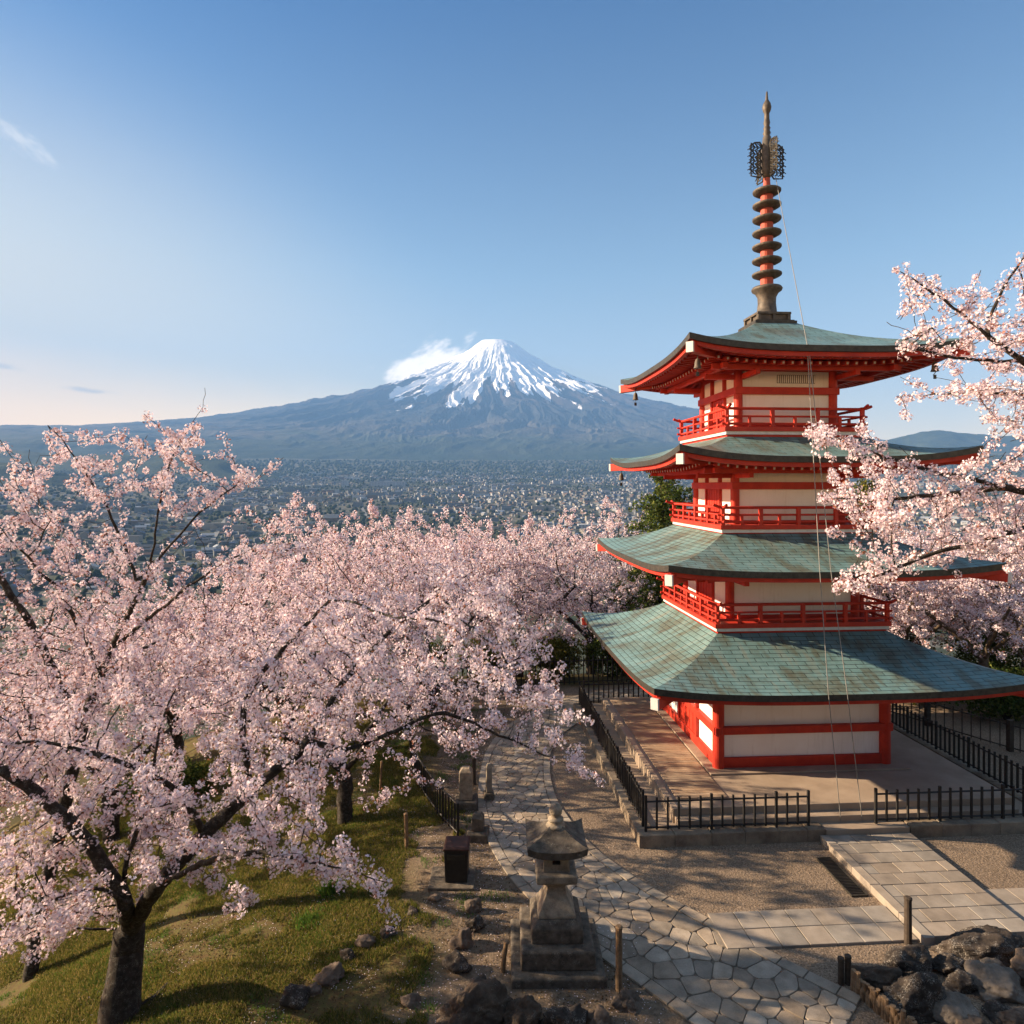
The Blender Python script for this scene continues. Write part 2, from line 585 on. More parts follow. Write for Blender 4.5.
def clip_poly(poly, nx_, ny_, c):
    out = []
    for i in range(len(poly)):
        a, b = poly[i], poly[(i + 1) % len(poly)]
        da, db = a[0] * nx_ + a[1] * ny_ - c, b[0] * nx_ + b[1] * ny_ - c
        if da <= 0: out.append(a)
        if (da <= 0) != (db <= 0):
            k = da / (da - db)
            out.append((a[0] + (b[0] - a[0]) * k, a[1] + (b[1] - a[1]) * k))
    return out


def voronoi_stones(W, L, size, seed):
    r = np.random.default_rng(seed)
    n0 = int(W * L / size ** 2)
    pts = []
    tries = 0
    while len(pts) < n0 and tries < n0 * 60:
        tries += 1
        p = (r.uniform(0, W), r.uniform(0, L))
        lim = size * r.uniform(0.45, 1.0)
        if all((p[0] - q[0]) ** 2 + (p[1] - q[1]) ** 2 > lim ** 2 for q in pts): pts.append(p)
    P = np.array(pts)
    res = []
    for i, p in enumerate(P):
        poly = [(0, max(0, p[1] - 1.5)), (W, max(0, p[1] - 1.5)), (W, min(L, p[1] + 1.5)), (0, min(L, p[1] + 1.5))]
        d = ((P - p) ** 2).sum(1)
        for j in np.argsort(d)[1:16]:
            q = P[j]
            n_ = q - p
            c = (q @ q - p @ p) / 2 - 0.008 * np.linalg.norm(n_)
            poly = clip_poly(poly, n_[0], n_[1], c)
            if len(poly) < 3: break
        if len(poly) >= 3: res.append(poly)
    return res


def stone_col(r, lo=0.62, hi=1.15):
    k = r.uniform(lo, hi)
    w = r.uniform(-0.05, 0.05)
    return (k * (1 + w), k, k * (1 - w))


rr = random.Random(3)
pb = MB()
LEN = PD[-1]
near_st = voronoi_stones(2.0, 7.0, 0.37, 5)
far_st = [[(u, v + 7.01) for u, v in p] for p in voronoi_stones(2.0, LEN - 7.01, 0.30, 6)]
for poly in near_st + far_st:      # u runs 0..2 -> -0.76..0.76
    pp = []
    n_ = len(poly)
    # round the corners a little
    rp = []
    for i in range(n_):
        a, b, c = poly[i - 1], poly[i], poly[(i + 1) % n_]
        rp += [(b[0] + (a[0] - b[0]) * 0.16, b[1] + (a[1] - b[1]) * 0.16), (b[0] + (c[0] - b[0]) * 0.16, b[1] + (c[1] - b[1]) * 0.16)]
    pp = [path_pt((u - 1.0) * 0.78, v) for u, v in rp]
    h = 0.035 + rr.uniform(-0.006, 0.006)
    pb.stone(pp, -0.02, h, 0.009, 0.007, stone_col(rr))
for sgn in (-1, 1):
    v = 0.0
    while v < LEN - 0.6:
        l = rr.uniform(0.35, 0.62)
        a, b = sgn * 0.795, sgn * 0.985
        q = [path_pt(a, v + 0.012), path_pt(b, v + 0.012), path_pt(b, v + l - 0.012), path_pt(a, v + l - 0.012)]
        if sgn > 0: q = q[::-1]
        pb.stone(q[::-1], -0.02, 0.042 + rr.uniform(-0.004, 0.006), 0.009, 0.008, stone_col(rr, 0.75, 1.05))
        v += l
tag(pb.build('path', MAT['flag'], color=True), kind='structure')
uu = np.linspace(0, LEN, 150)
mv, mf = [], []
for i, v in enumerate(uu):
    a, b = path_pt(-1.0, v), path_pt(1.0, v)
    mv += [(a[0], a[1], 0.012), (b[0], b[1], 0.012)]
    if i: mf.append((2 * i - 2, 2 * i - 1, 2 * i + 1, 2 * i))
tag(mesh_np('path_bed', mv, mf, MAT['mortar']), kind='structure')

# granite slabs: raised walkway to the steps and the cross strip
sb = MB()


def slab_grid(x0, x1, y0, y1, nx_, ny_, z0, z1, skew=0.0):
    for j in range(ny_):
        sh = (j % 2) * skew
        for i in range(-1 if skew else 0, nx_):
            xa, xb = x0 + (x1 - x0) * (i + sh) / nx_, x0 + (x1 - x0) * (i + 1 + sh) / nx_
            xa, xb = max(xa, x0), min(xb, x1)
            if xb - xa < 0.08: continue
            ya, yb = y0 + (y1 - y0) * j / ny_, y0 + (y1 - y0) * (j + 1) / ny_
            g_ = 0.008
            sb.stone([(xa + g_, ya + g_), (xb - g_, ya + g_), (xb - g_, yb - g_), (xa + g_, yb - g_)], z0, z1 + rr.uniform(-0.004, 0.004), 0.008, 0.008, stone_col(rr, 0.82, 1.08))


slab_grid(9.18, 11.34, 12.55, 16.36, 4, 9, 0.0, 0.15, 0.5)
slab_grid(5.05, 8.93, 12.62, 13.72, 7, 2, -0.05, 0.05)
slab_grid(11.35, 17.0, 13.0, 14.1, 9, 2, -0.05, 0.05)
for xk in (8.95,):
    v = 12.5
    while v < 16.3:
        l = min(rr.uniform(0.7, 1.1), 16.36 - v)
        sb.stone([(xk, v + .006), (xk + .22, v + .006), (xk + .22, v + l - .006), (xk, v + l - .006)], -0.05, 0.165, 0.012, 0.012, stone_col(rr, 0.85, 1.1))
        v += l
tag(sb.build('walkway', MAT['slab'], color=True), kind='structure')

# ------------------------------------------------------------------ valley, mountain, hills
PK = Vector((653, 14013, 0))


def valley_z(d):
    return np.interp(d, [60, 95, 200, 500, 900, 1300, 5000, 7200, 9500], [-19, -29, -62, -112, -124, -122, 70, 300, 330])


def town_mat():
    t = NT('valley_floor')
    n1 = t.noise(0.004, 6, 0.65)
    n2 = t.noise(0.03, 4, 0.7)
    col = t.ramp(t.math('ADD', t.math('MULTIPLY', n1, 0.6), t.math('MULTIPLY', n2, 0.4)),
                 [(0.36, (0.02, 0.035, 0.015)), (0.48, (0.05, 0.055, 0.035)), (0.58, (0.13, 0.12, 0.10)), (0.7, (0.09, 0.09, 0.05))])
    return t.done(col, 0.95, spec=0.1)


def grid_polar(a0, a1, na, dr):
    A = np.linspace(a0, a1, na)
    return A, np.array(dr)


def terrain_mesh(name, A, D, zf, mat, attrf=None):
    AA, DD = np.meshgrid(A, D)
    X, Y = np.sin(AA + YAW) * DD, np.cos(AA + YAW) * DD
    Z = zf(X, Y, DD)
    na, nd = len(A), len(D)
    ix = np.arange(na * nd).reshape(nd, na)
    F = np.stack([ix[:-1, :-1], ix[:-1, 1:], ix[1:, 1:], ix[1:, :-1]], -1).reshape(-1, 4)
    at_ = attrf(X, Y, Z) if attrf else None
    o = mesh_np(name, np.stack([X, Y, Z], -1), F, mat, smooth=True, attr=at_)
    return tag(o, kind='structure')


def vz(X, Y, D):
    z = valley_z(D) + (fbm(X / 400, Y / 400, 3, 5) - 0.5) * 22 * sstep(150, 900, D)
    return z


MAT['valley'] = town_mat()
terrain_mesh('valley_floor', np.linspace(-1.2, 1.2, 260), np.geomspace(62, 9000, 160), vz, MAT['valley'])


def fuji_z(X, Y, D):
    dx, dy = X - PK.x, Y - PK.y
    r = np.hypot(dx, dy)
    th = np.arctan2(dx, -dy)          # 0 towards us, +90 deg right
    zfront = np.interp(r, [0, 310, 640, 1100, 2000, 3000, 4000, 5000, 6000, 7000, 9000, 14000], [3030, 3030, 2800, 2400, 1880, 1400, 1020, 730, 520, 370, 200, 100])
    zleft = np.interp(r, [0, 330, 560, 1190, 2240, 3100, 4120, 5600, 7250, 8800, 10400, 13000], [3030, 3045, 2860, 2500, 2020, 1770, 1560, 1290, 1110, 1030, 985, 985])
    zright = np.interp(r, [0, 330, 560, 900, 1735, 2570, 4030, 5500, 7300, 10000, 14000], [3010, 3030, 2860, 2620, 2180, 1850, 1500, 1180, 860, 650, 600])
    s_ = np.sin(th)
    w = np.abs(s_) ** 2.2 * (np.cos(th) > 0) + (np.cos(th) <= 0) * 1.0
    side = np.where(s_ < 0, zleft, zright)
    z = zfront * (1 - w) + side * w
    rad = th * 6.5
    rad = rad + 2.6 * (fbm(X / 1500, Y / 1500, 4, 71) - 0.5)
    gul = fbm(rad * 2.3 + r / 2600, r / 1500.0, 5, 21, ridged=True) - 0.60
    amp = 330 * sstep(300, 3000, r) * (0.45 + 0.55 * np.clip(np.cos(th) * 1.4, 0, 1)) * (1 - 0.75 * sstep(2500, 6500, r))
    z = z + gul * amp + (fbm(X / 260, Y / 260, 5, 31) - 0.5) * 90 * (0.35 + 0.65 * sstep(200, 900, r)) * (1 - 0.5 * sstep(4000, 8000, r))
    crater = np.where(r < 260, (fbm(th * 1.6, r / 300, 2, 9) - 0.5) * 40, 0)
    return z + crater


def fuji_attr(X, Y, Z):
    dx, dy = X - PK.x, Y - PK.y
    r = np.hypot(dx, dy)
    th = np.arctan2(dx, -dy)
    th = th + 0.16 * (fbm(X / 1500, Y / 1500, 4, 71) - 0.5)
    st = fbm(th * 17 + r / 3500, r / 1900.0, 4, 41)
    st2 = fbm(X / 170, Y / 170, 5, 51)
    side = np.abs(np.sin(th)) ** 3
    lim = 1600 + (st - 0.5) * 1250 * (1 - 0.8 * side) + (st2 - 0.5) * 400 + 560 * side
    snow = sstep(-130, 170, Z - lim)
    return {'snow': ('POINT', snow.ravel())}


def fuji_mat():
    t = NT('mountain_rock_and_snow')
    n1 = t.noise(0.0011, 6, 0.65)
    n2 = t.noise(0.008, 5, 0.7)
    g_ = t.node('NewGeometry')
    sep = t.node('SeparateXYZ')
    t.put(sep.inputs[0], g_.outputs['Position'])
    hz_ = t.math('ADD', t.math('DIVIDE', sep.outputs[2], 2400.0), t.math('MULTIPLY', t.math('SUBTRACT', n1, 0.5), 0.45))
    col = t.ramp(hz_, [(0.08, (0.022, 0.038, 0.018)), (0.22, (0.045, 0.055, 0.03)), (0.34, (0.085, 0.075, 0.06)), (0.44, (0.035, 0.04, 0.04)), (0.62, (0.05, 0.042, 0.042)), (0.9, (0.07, 0.052, 0.048))])
    col = t.mix(t.ramp(n2, [(0.35, 0.0), (0.7, 0.6)]), col, t.mix(1.0, col, (0.5, 0.5, 0.5), 'MULTIPLY'))
    sn = t.math('ADD', t.attr('snow', 'Fac'), t.math('MULTIPLY', t.math('SUBTRACT', n2, 0.5), 0.9))
    col = t.mix(t.ramp(sn, [(0.42, 0.0), (0.60, 1.0)]), col, (0.88, 0.88, 0.90))
    return t.done(col, 0.9, t.bump(n2, 0.5, 60), spec=0.1)


MAT['fuji'] = fuji_mat()
A = np.concatenate([np.linspace(-0.78, -0.32, 170, endpoint=False), np.linspace(-0.32, 0.28, 820, endpoint=False), np.linspace(0.28, 0.72, 120)])
D = np.concatenate([np.linspace(6400, 10500, 90, endpoint=False), np.linspace(10500, 14600, 240, endpoint=False), np.linspace(14600, 15600, 12)])


def mz(X, Y, D_):
    z = fuji_z(X, Y, D_)
    k = sstep(8200, 6400, D_)
    return z * (1 - k) + (valley_z(D_) - 40) * k


terrain_mesh('mountain', A, D, mz, MAT['fuji'], fuji_attr)


def hill_mat():
    t = NT('wooded_hill')
    n1 = t.noise(0.006, 6, 0.7)
    n2 = t.noise(0.05, 4, 0.7)
    col = t.ramp(t.math('ADD', t.math('MULTIPLY', n1, 0.5), t.math('MULTIPLY', n2, 0.5)), [(0.35, (0.016, 0.028, 0.012)), (0.6, (0.05, 0.06, 0.028)), (0.75, (0.085, 0.07, 0.04))])
    return t.done(col, 0.95, t.bump(n2, 0.8, 15), spec=0.1)


MAT['hill'] = hill_mat()


def ridge(name, pts, width, seed):
    """a long wooded hill: crest given as (px, py, distance)"""
    P = np.array([tuple(at(*p)) for p in pts])
    Q = smooth_line(P, 120)
    T = np.gradient(Q[:, :2], axis=0)
    T /= np.linalg.norm(T, axis=1, keepdims=True)
    N = np.stack([T[:, 1], -T[:, 0]], 1)
    W = np.linspace(-1, 1, 41)
    X = Q[:, None, 0] + N[:, None, 0] * W[None] * width
    Y = Q[:, None, 1] + N[:, None, 1] * W[None] * width
    base = valley_z(np.hypot(X, Y)) - 30
    k = (1 - np.abs(W[None])) ** 1.15
    ends = np.sin(np.linspace(0.02, math.pi - 0.02, 120)) ** 0.35
    Z = base + (Q[:, None, 2] - base) * k * ends[:, None] + (fbm(X / 220, Y / 220, 5, seed, ridged=True) - 0.55) * 0.28 * width * k * (1 - 0.6 * (np.abs(W[None]) < 0.08)) * 0.5
    n0, n1 = X.shape
    ix = np.arange(n0 * n1).reshape(n0, n1)
    F = np.stack([ix[:-1, :-1], ix[:-1, 1:], ix[1:, 1:], ix[1:, :-1]], -1).reshape(-1, 4)
    return tag(mesh_np(name, np.stack([X, Y, Z], -1), F, MAT['hill'], smooth=True), kind='structure')


ridge('hills', [(-260, 440, 5200), (-80, 446, 5200), (20, 452, 5100), (90, 455, 5000), (150, 452, 4800), (215, 447, 4700), (262, 460, 4700), (300, 478, 4800)], 620, 61)
ridge('hills', [(-300, 450, 3300), (-60, 455, 3300), (20, 462, 3350), (80, 474, 3400), (120, 490, 3400)], 420, 62)
ridge('hills', [(800, 446, 8000), (860, 440, 8000), (905, 434, 8000), (935, 427, 7900), (970, 434, 7900), (1010, 437, 7800), (1080, 430, 7700), (1250, 436, 7600)], 900, 63)

# ------------------------------------------------------------------ the town in the valley
MAT['house'] = None
t = NT('house_paint')
MAT['house'] = t.done(t.attr('tint'), 0.8, spec=0.2)
WALLS = {'white': (0.36, 0.36, 0.37), 'cream': (0.25, 0.23, 0.20), 'grey': (0.14, 0.15, 0.16), 'brown': (0.15, 0.11, 0.08)}
ROOFS = {'dark grey': (0.07, 0.075, 0.085), 'blue': (0.07, 0.10, 0.17), 'pale grey': (0.25, 0.27, 0.30), 'brown': (0.14, 0.085, 0.06), 'white': (0.6, 0.6, 0.6)}


def house_geo(w, l, h, rh, wc, rc, flat=False):
    a, b = w / 2, l / 2
    o = 0.5
    V = [(-a, -b, -3), (a, -b, -3), (a, b, -3), (-a, b, -3), (-a, -b, h), (a, -b, h), (a, b, h), (-a, b, h)]
    F = [(0, 1, 5, 4), (1, 2, 6, 5), (2, 3, 7, 6), (3, 0, 4, 7)]
    C = [wc] * 4
    if flat:
        V += [(-a + .3, -b + .3, h + .0), (a - .3, -b + .3, h), (a - .3, b - .3, h), (-a + .3, b - .3, h)]
        F += [(4, 5, 6, 7)]
        C += [rc]
    else:
        V += [(-a - o, -b - o, h - .2), (a + o, -b - o, h - .2), (a + o, b + o, h - .2), (-a - o, b + o, h - .2), (0, -b - o, h + rh), (0, b + o, h + rh)]
        F += [(8, 12, 13, 11), (9, 10, 13, 12), (8, 9, 12), (10, 11, 13)]
        C += [rc, rc, wc, wc]
    # window bands on the long sides
    for sx in (-1, 1):
        x = sx * (a + 0.06)
        for z0 in ((1.2, 3.9) if h > 5 else (1.2,)):
            k = len(V)
            V += [(x, -b * .7, z0), (x, b * .7, z0), (x, b * .7, z0 + 1.2), (x, -b * .7, z0 + 1.2)]
            F.append((k, k + 1, k + 2, k + 3) if sx > 0 else (k + 3, k + 2, k + 1, k))
            C.append((0.05, 0.06, 0.07))
    return V, F, C


hr = random.Random(11)
cand = []
for _ in range(26000):
    a = hr.uniform(-0.72, 0.62)
    d = 1000 * math.exp(hr.uniform(0.0, 1.72)) if hr.random() < 0.5 else math.sqrt(hr.uniform(1000 ** 2, 5600 ** 2))
    x, y = math.sin(a + YAW) * d, math.cos(a + YAW) * d
    dens = float(fbm(np.array(x / 330.0), np.array(y / 330.0), 3, 77))
    if dens < 0.43 + 0.16 * hr.random(): continue
    cand.append((d, x, y))
cand.sort()
# keep houses apart
cell = {}
houses = []
for d, x, y in cand:
    k = (int(x // 17), int(y // 17))
    if any((k[0] + i, k[1] + j) in cell for i in (0, 1, -1) for j in (0, 1, -1) if i * j == 0): continue
    cell[k] = 1
    z = float(vz(np.array(x), np.array(y), np.array(d)))
    u, v = proj(x, y, z)
    if u < -60 or u > 1080: continue
    houses.append((d, x, y, z, u, v))
combos = [('white', 'dark grey'), ('grey', 'blue'), ('cream', 'brown'), ('grey', 'dark grey'), ('white', 'pale grey'), ('cream', 'dark grey'), ('brown', 'dark grey'), ('grey', 'brown')]
protos = []
for k in range(16):
    wc, rc = combos[k % 8]
    w, l, h = hr.uniform(8, 12), hr.uniform(10, 17), hr.choice((4.0, 6.2, 6.4))
    protos.append((wc, rc, house_geo(w, l, h, hr.uniform(1.6, 2.8), WALLS[wc], ROOFS[rc])))
ind = [h for h in houses if 200 < h[4] < 690 and 478 < h[5] < 549 and not (h[4] < 330 and h[5] > 520)][:296]
ind_set = set(id(h) for h in ind)
pobj = {}
for h in ind:
    k = hr.randrange(16)
    wc, rc, (V, F, C) = protos[k]
    if k not in pobj:
        o = mesh_np('house', V, F, MAT['house'], attr={'tint': ('FACE', C)})
        pobj[k] = o
    else:
        o = pobj[k].copy()
        COL.objects.link(o)
    o.location = h[1:4]
    o.rotation_euler = (0, 0, 0.35 + hr.choice((0, math.pi / 2)) + hr.uniform(-0.12, 0.12))
    sc = hr.uniform(0.9, 1.25)
    o.scale = (sc, sc, sc)
    tag(o, 'small %s house with %s roof among the town houses beyond the cherry trees' % (wc, rc), 'house', 'houses of the valley town')
VV, FF, CC = [], [], []
nv = 0
for h in houses:
    if id(h) in ind_set: continue
    wc, rc, (V, F, C) = protos[hr.randrange(16)]
    a = 0.35 + hr.choice((0, math.pi / 2)) + hr.uniform(-0.12, 0.12)
    sc = hr.choice((0.7, 0.85, 1.0, 1.0, 1.2, 1.6))
    c_, s_ = math.cos(a) * sc, math.sin(a) * sc
    VV += [(h[1] + v[0] * c_ - v[1] * s_, h[2] + v[0] * s_ + v[1] * c_, h[3] + v[2] * sc) for v in V]
    FF += [[nv + i for i in f] for f in F]
    k = hr.uniform(0.8, 1.1)
    CC += [tuple(x * k for x in c) for c in C]
    nv += len(V)
for k in range(520):
    a, d = hr.uniform(-.6, .5) + YAW, math.sqrt(hr.uniform(1500 ** 2, 5600 ** 2))
    x, y = math.sin(a) * d, math.cos(a) * d
    wc, rc = hr.choice(combos)
    V, F, C = house_geo(hr.uniform(18, 75), hr.uniform(12, 30), hr.uniform(6, 18), 0, WALLS[wc], ROOFS[rc], True)
    z = float(vz(np.array(x), np.array(y), np.array(d)))
    VV += [(x + v[0], y + v[1], z + v[2]) for v in V]
    FF += [[nv + i for i in f] for f in F]
    CC += C
    nv += len(V)
o = mesh_np('town_houses', VV, FF, MAT['house'], attr={'tint': ('FACE', CC)})
tag(o, 'mass of tiny far houses filling the valley floor', 'houses', kind='stuff')

BIG = [  # px, py, w, l, h, wall, roof, label
    (590, 528, 62, 24, 10, 'white', 'white', 'long white flat roofed factory hall just above the cherry blossoms'),
    (572, 519, 40, 22, 9, 'cream', 'pale grey', 'pale warehouse with grey roof behind the long white factory'),
    (388, 486, 190, 40, 26, 'white', 'pale grey', 'widest white building block in the far town below the mountain'),
    (345, 487, 36, 24, 38, 'white', 'pale grey', 'narrow white tower block left of the widest white building'),
    (300, 492, 150, 36, 14, 'grey', 'dark grey', 'long low grey works building at the left of the town'),
    (428, 504, 46, 40, 26, 'grey', 'blue', 'dark blue grey cube shaped building in the middle of the town'),
    (520, 488, 130, 36, 16, 'cream', 'brown', 'long cream building with brown roof under the mountain'),
    (560, 484, 90, 36, 22, 'white', 'white', 'bright white block far off under the right slope of the mountain'),
    (640, 510, 34, 24, 14, 'white', 'dark grey', 'white apartment house nearest the evergreen tree'),
    (615, 502, 60, 20, 12, 'white', 'blue', 'white hall with blue roof left of the evergreen tree'),
    (470, 512, 36, 20, 14, 'cream', 'dark grey', 'cream apartment block rising over the cherry blossoms'),
]
for px, py, w, l, h, wc, rc, lab in BIG:
    d = 900.0
    while d < 6000:
        p = at(px, py, d)
        if p.z <= float(vz(np.array(p.x), np.array(p.y), np.array(math.hypot(p.x, p.y)))): break
        d += 10
    V, F, C = house_geo(w, l, h, 0, WALLS[wc], ROOFS[rc], True)
    k = len(V)
    V += [(-w * .1, -l * .2, h), (w * .12, -l * .2, h), (w * .12, l * .2, h), (-w * .1, l * .2, h), (-w * .1, -l * .2, h + 4), (w * .12, -l * .2, h + 4), (w * .12, l * .2, h + 4), (-w * .1, l * .2, h + 4)]
    F += [tuple(k + i for i in f) for f in ((4, 5, 6, 7), (0, 1, 5, 4), (1, 2, 6, 5), (2, 3, 7, 6), (3, 0, 4, 7))]
    C += [WALLS[wc]] * 5
    nfl = max(1, int(h // 4))
    for q in range(nfl):
        for sx in range(int(w // 8)):
            x0 = -w / 2 + 2 + sx * (w - 3) / max(1, int(w // 8))
            kk = len(V)
            z0 = 1.5 + q * 3.8
            V += [(x0, -l / 2 - .1, z0), (x0 + 4, -l / 2 - .1, z0), (x0 + 4, -l / 2 - .1, z0 + 1.7), (x0, -l / 2 - .1, z0 + 1.7)]
            F.append((kk, kk + 1, kk + 2, kk + 3))
            C.append((0.06, 0.07, 0.09))
    o = mesh_np('town_building', V, F, MAT['house'], attr={'tint': ('FACE', C)})
    o.location = (p.x, p.y, p.z)
    o.rotation_euler = (0, 0, hr.uniform(-0.15, 0.15))
    tag(o, lab, 'building', 'large buildings of the valley town')

# streets running through the town
rv, rf2 = [], []
for k in range(16):
    a0 = hr.uniform(-.5, .4)
    a1 = a0 + hr.uniform(-.12, .12)
    d0, d1 = hr.uniform(900, 1600), hr.uniform(3200, 5200)
    wd = hr.uniform(7, 13)
    n_ = 60
    for i in range(n_ + 1):
        f_ = i / n_
        d = d0 + (d1 - d0) * f_
        a = a0 + (a1 - a0) * f_ + .012 * math.sin(f_ * 7 + k) + YAW
        x, y = math.sin(a) * d, math.cos(a) * d
        z = float(vz(np.array(x), np.array(y), np.array(d))) + .9
        rv += [(x - wd / 2, y, z), (x + wd / 2, y, z)]
        if i: rf2.append((len(rv) - 4, len(rv) - 3, len(rv) - 1, len(rv) - 2))
tag(mesh_np('town_roads', rv, rf2, simple('pale_asphalt', (0.14, 0.14, 0.14), (0.22, 0.22, 0.21), .01, .9, 0)), kind='structure')

# woods between the houses: leafy lumps
tv, tf = [], []
ico = [(0, 0, 1), (.894, 0, .447), (.276, .851, .447), (-.724, .526, .447), (-.724, -.526, .447), (.276, -.851, .447), (.724, .526, -.447), (-.276, .851, -.447), (-.894, 0, -.447), (-.276, -.851, -.447), (.724, -.526, -.447), (0, 0, -1)]
icf = [(0, 1, 2), (0, 2, 3), (0, 3, 4), (0, 4, 5), (0, 5, 1), (1, 6, 2), (2, 7, 3), (3, 8, 4), (4, 9, 5), (5, 10, 1), (6, 7, 2), (7, 8, 3), (8, 9, 4), (9, 10, 5), (10, 6, 1), (11, 7, 6), (11, 8, 7), (11, 9, 8), (11, 10, 9), (11, 6, 10)]
ICO, ICF = np.array(ico), np.array(icf)
r2 = np.random.default_rng(5)
n_ = 20000
aa = r2.uniform(-0.75, 0.65, n_)
dd = np.where(r2.random(n_) < .5, np.exp(r2.uniform(math.log(700), math.log(6000), n_)), np.sqrt(r2.uniform(900 ** 2, 6800 ** 2, n_)))
wx, wy = np.sin(aa + YAW) * dd, np.cos(aa + YAW) * dd
keep = (fbm(wx / 330, wy / 330, 3, 77) < 0.47) | (dd > 5000) | (r2.random(n_) < 0.16)
wx, wy, dd = wx[keep], wy[keep], dd[keep]
wz = vz(wx, wy, dd)
rad = r2.uniform(4, 8, len(wx)) * (1 + 0.9 * sstep(3500, 6000, dd))
TV = ICO[None] * (rad[:, None, None] * r2.uniform(0.7, 1.25, (len(wx), 12, 1)))
TV[:, :, 2] *= 0.9
TV += np.stack([wx, wy, wz + rad * 0.6], -1)[:, None]
TF = ICF[None] + (np.arange(len(wx)) * 12)[:, None, None]
tag(mesh_np('valley_woods', TV.reshape(-1, 3), TF.reshape(-1, 3), MAT['hill']), 'dark trees scattered in masses between the far town houses', 'woods', kind='stuff')

# ------------------------------------------------------------------ haze
HZM = NT('haze_air')
pv = HZM.node('VolumePrincipled')
pv.inputs['Color'].default_value = (0.21, 0.46, 0.97, 1)
pv.inputs['Density'].default_value = 6.8e-5
pv.inputs['Anisotropy'].default_value = 0.0
HZM.l.new(pv.outputs[0], HZM.out.inputs['Volume'])
o = MB().box(-12500, 12000, -600, 15700, -160, 3180).build('haze', HZM.m)
tag(o, kind='stuff')

# ------------------------------------------------------------------ the pagoda
XC, YC, ZB = 10.01, 21.87, 0.65
pg = empty('pagoda', (XC, YC, ZB), 0, 'four roofed red pagoda with cream walls, green copper roofs and a ringed spire', 'pagoda')
SIDES = [Matrix.Rotation(k * math.pi / 2, 3, 'Z') for k in range(4)]   # 0 front (-Y), 1 right (+X), 2 back, 3 left (-X)


def rot_v(V, k):
    R = np.array(SIDES[k])
    return np.asarray(V) @ R.T


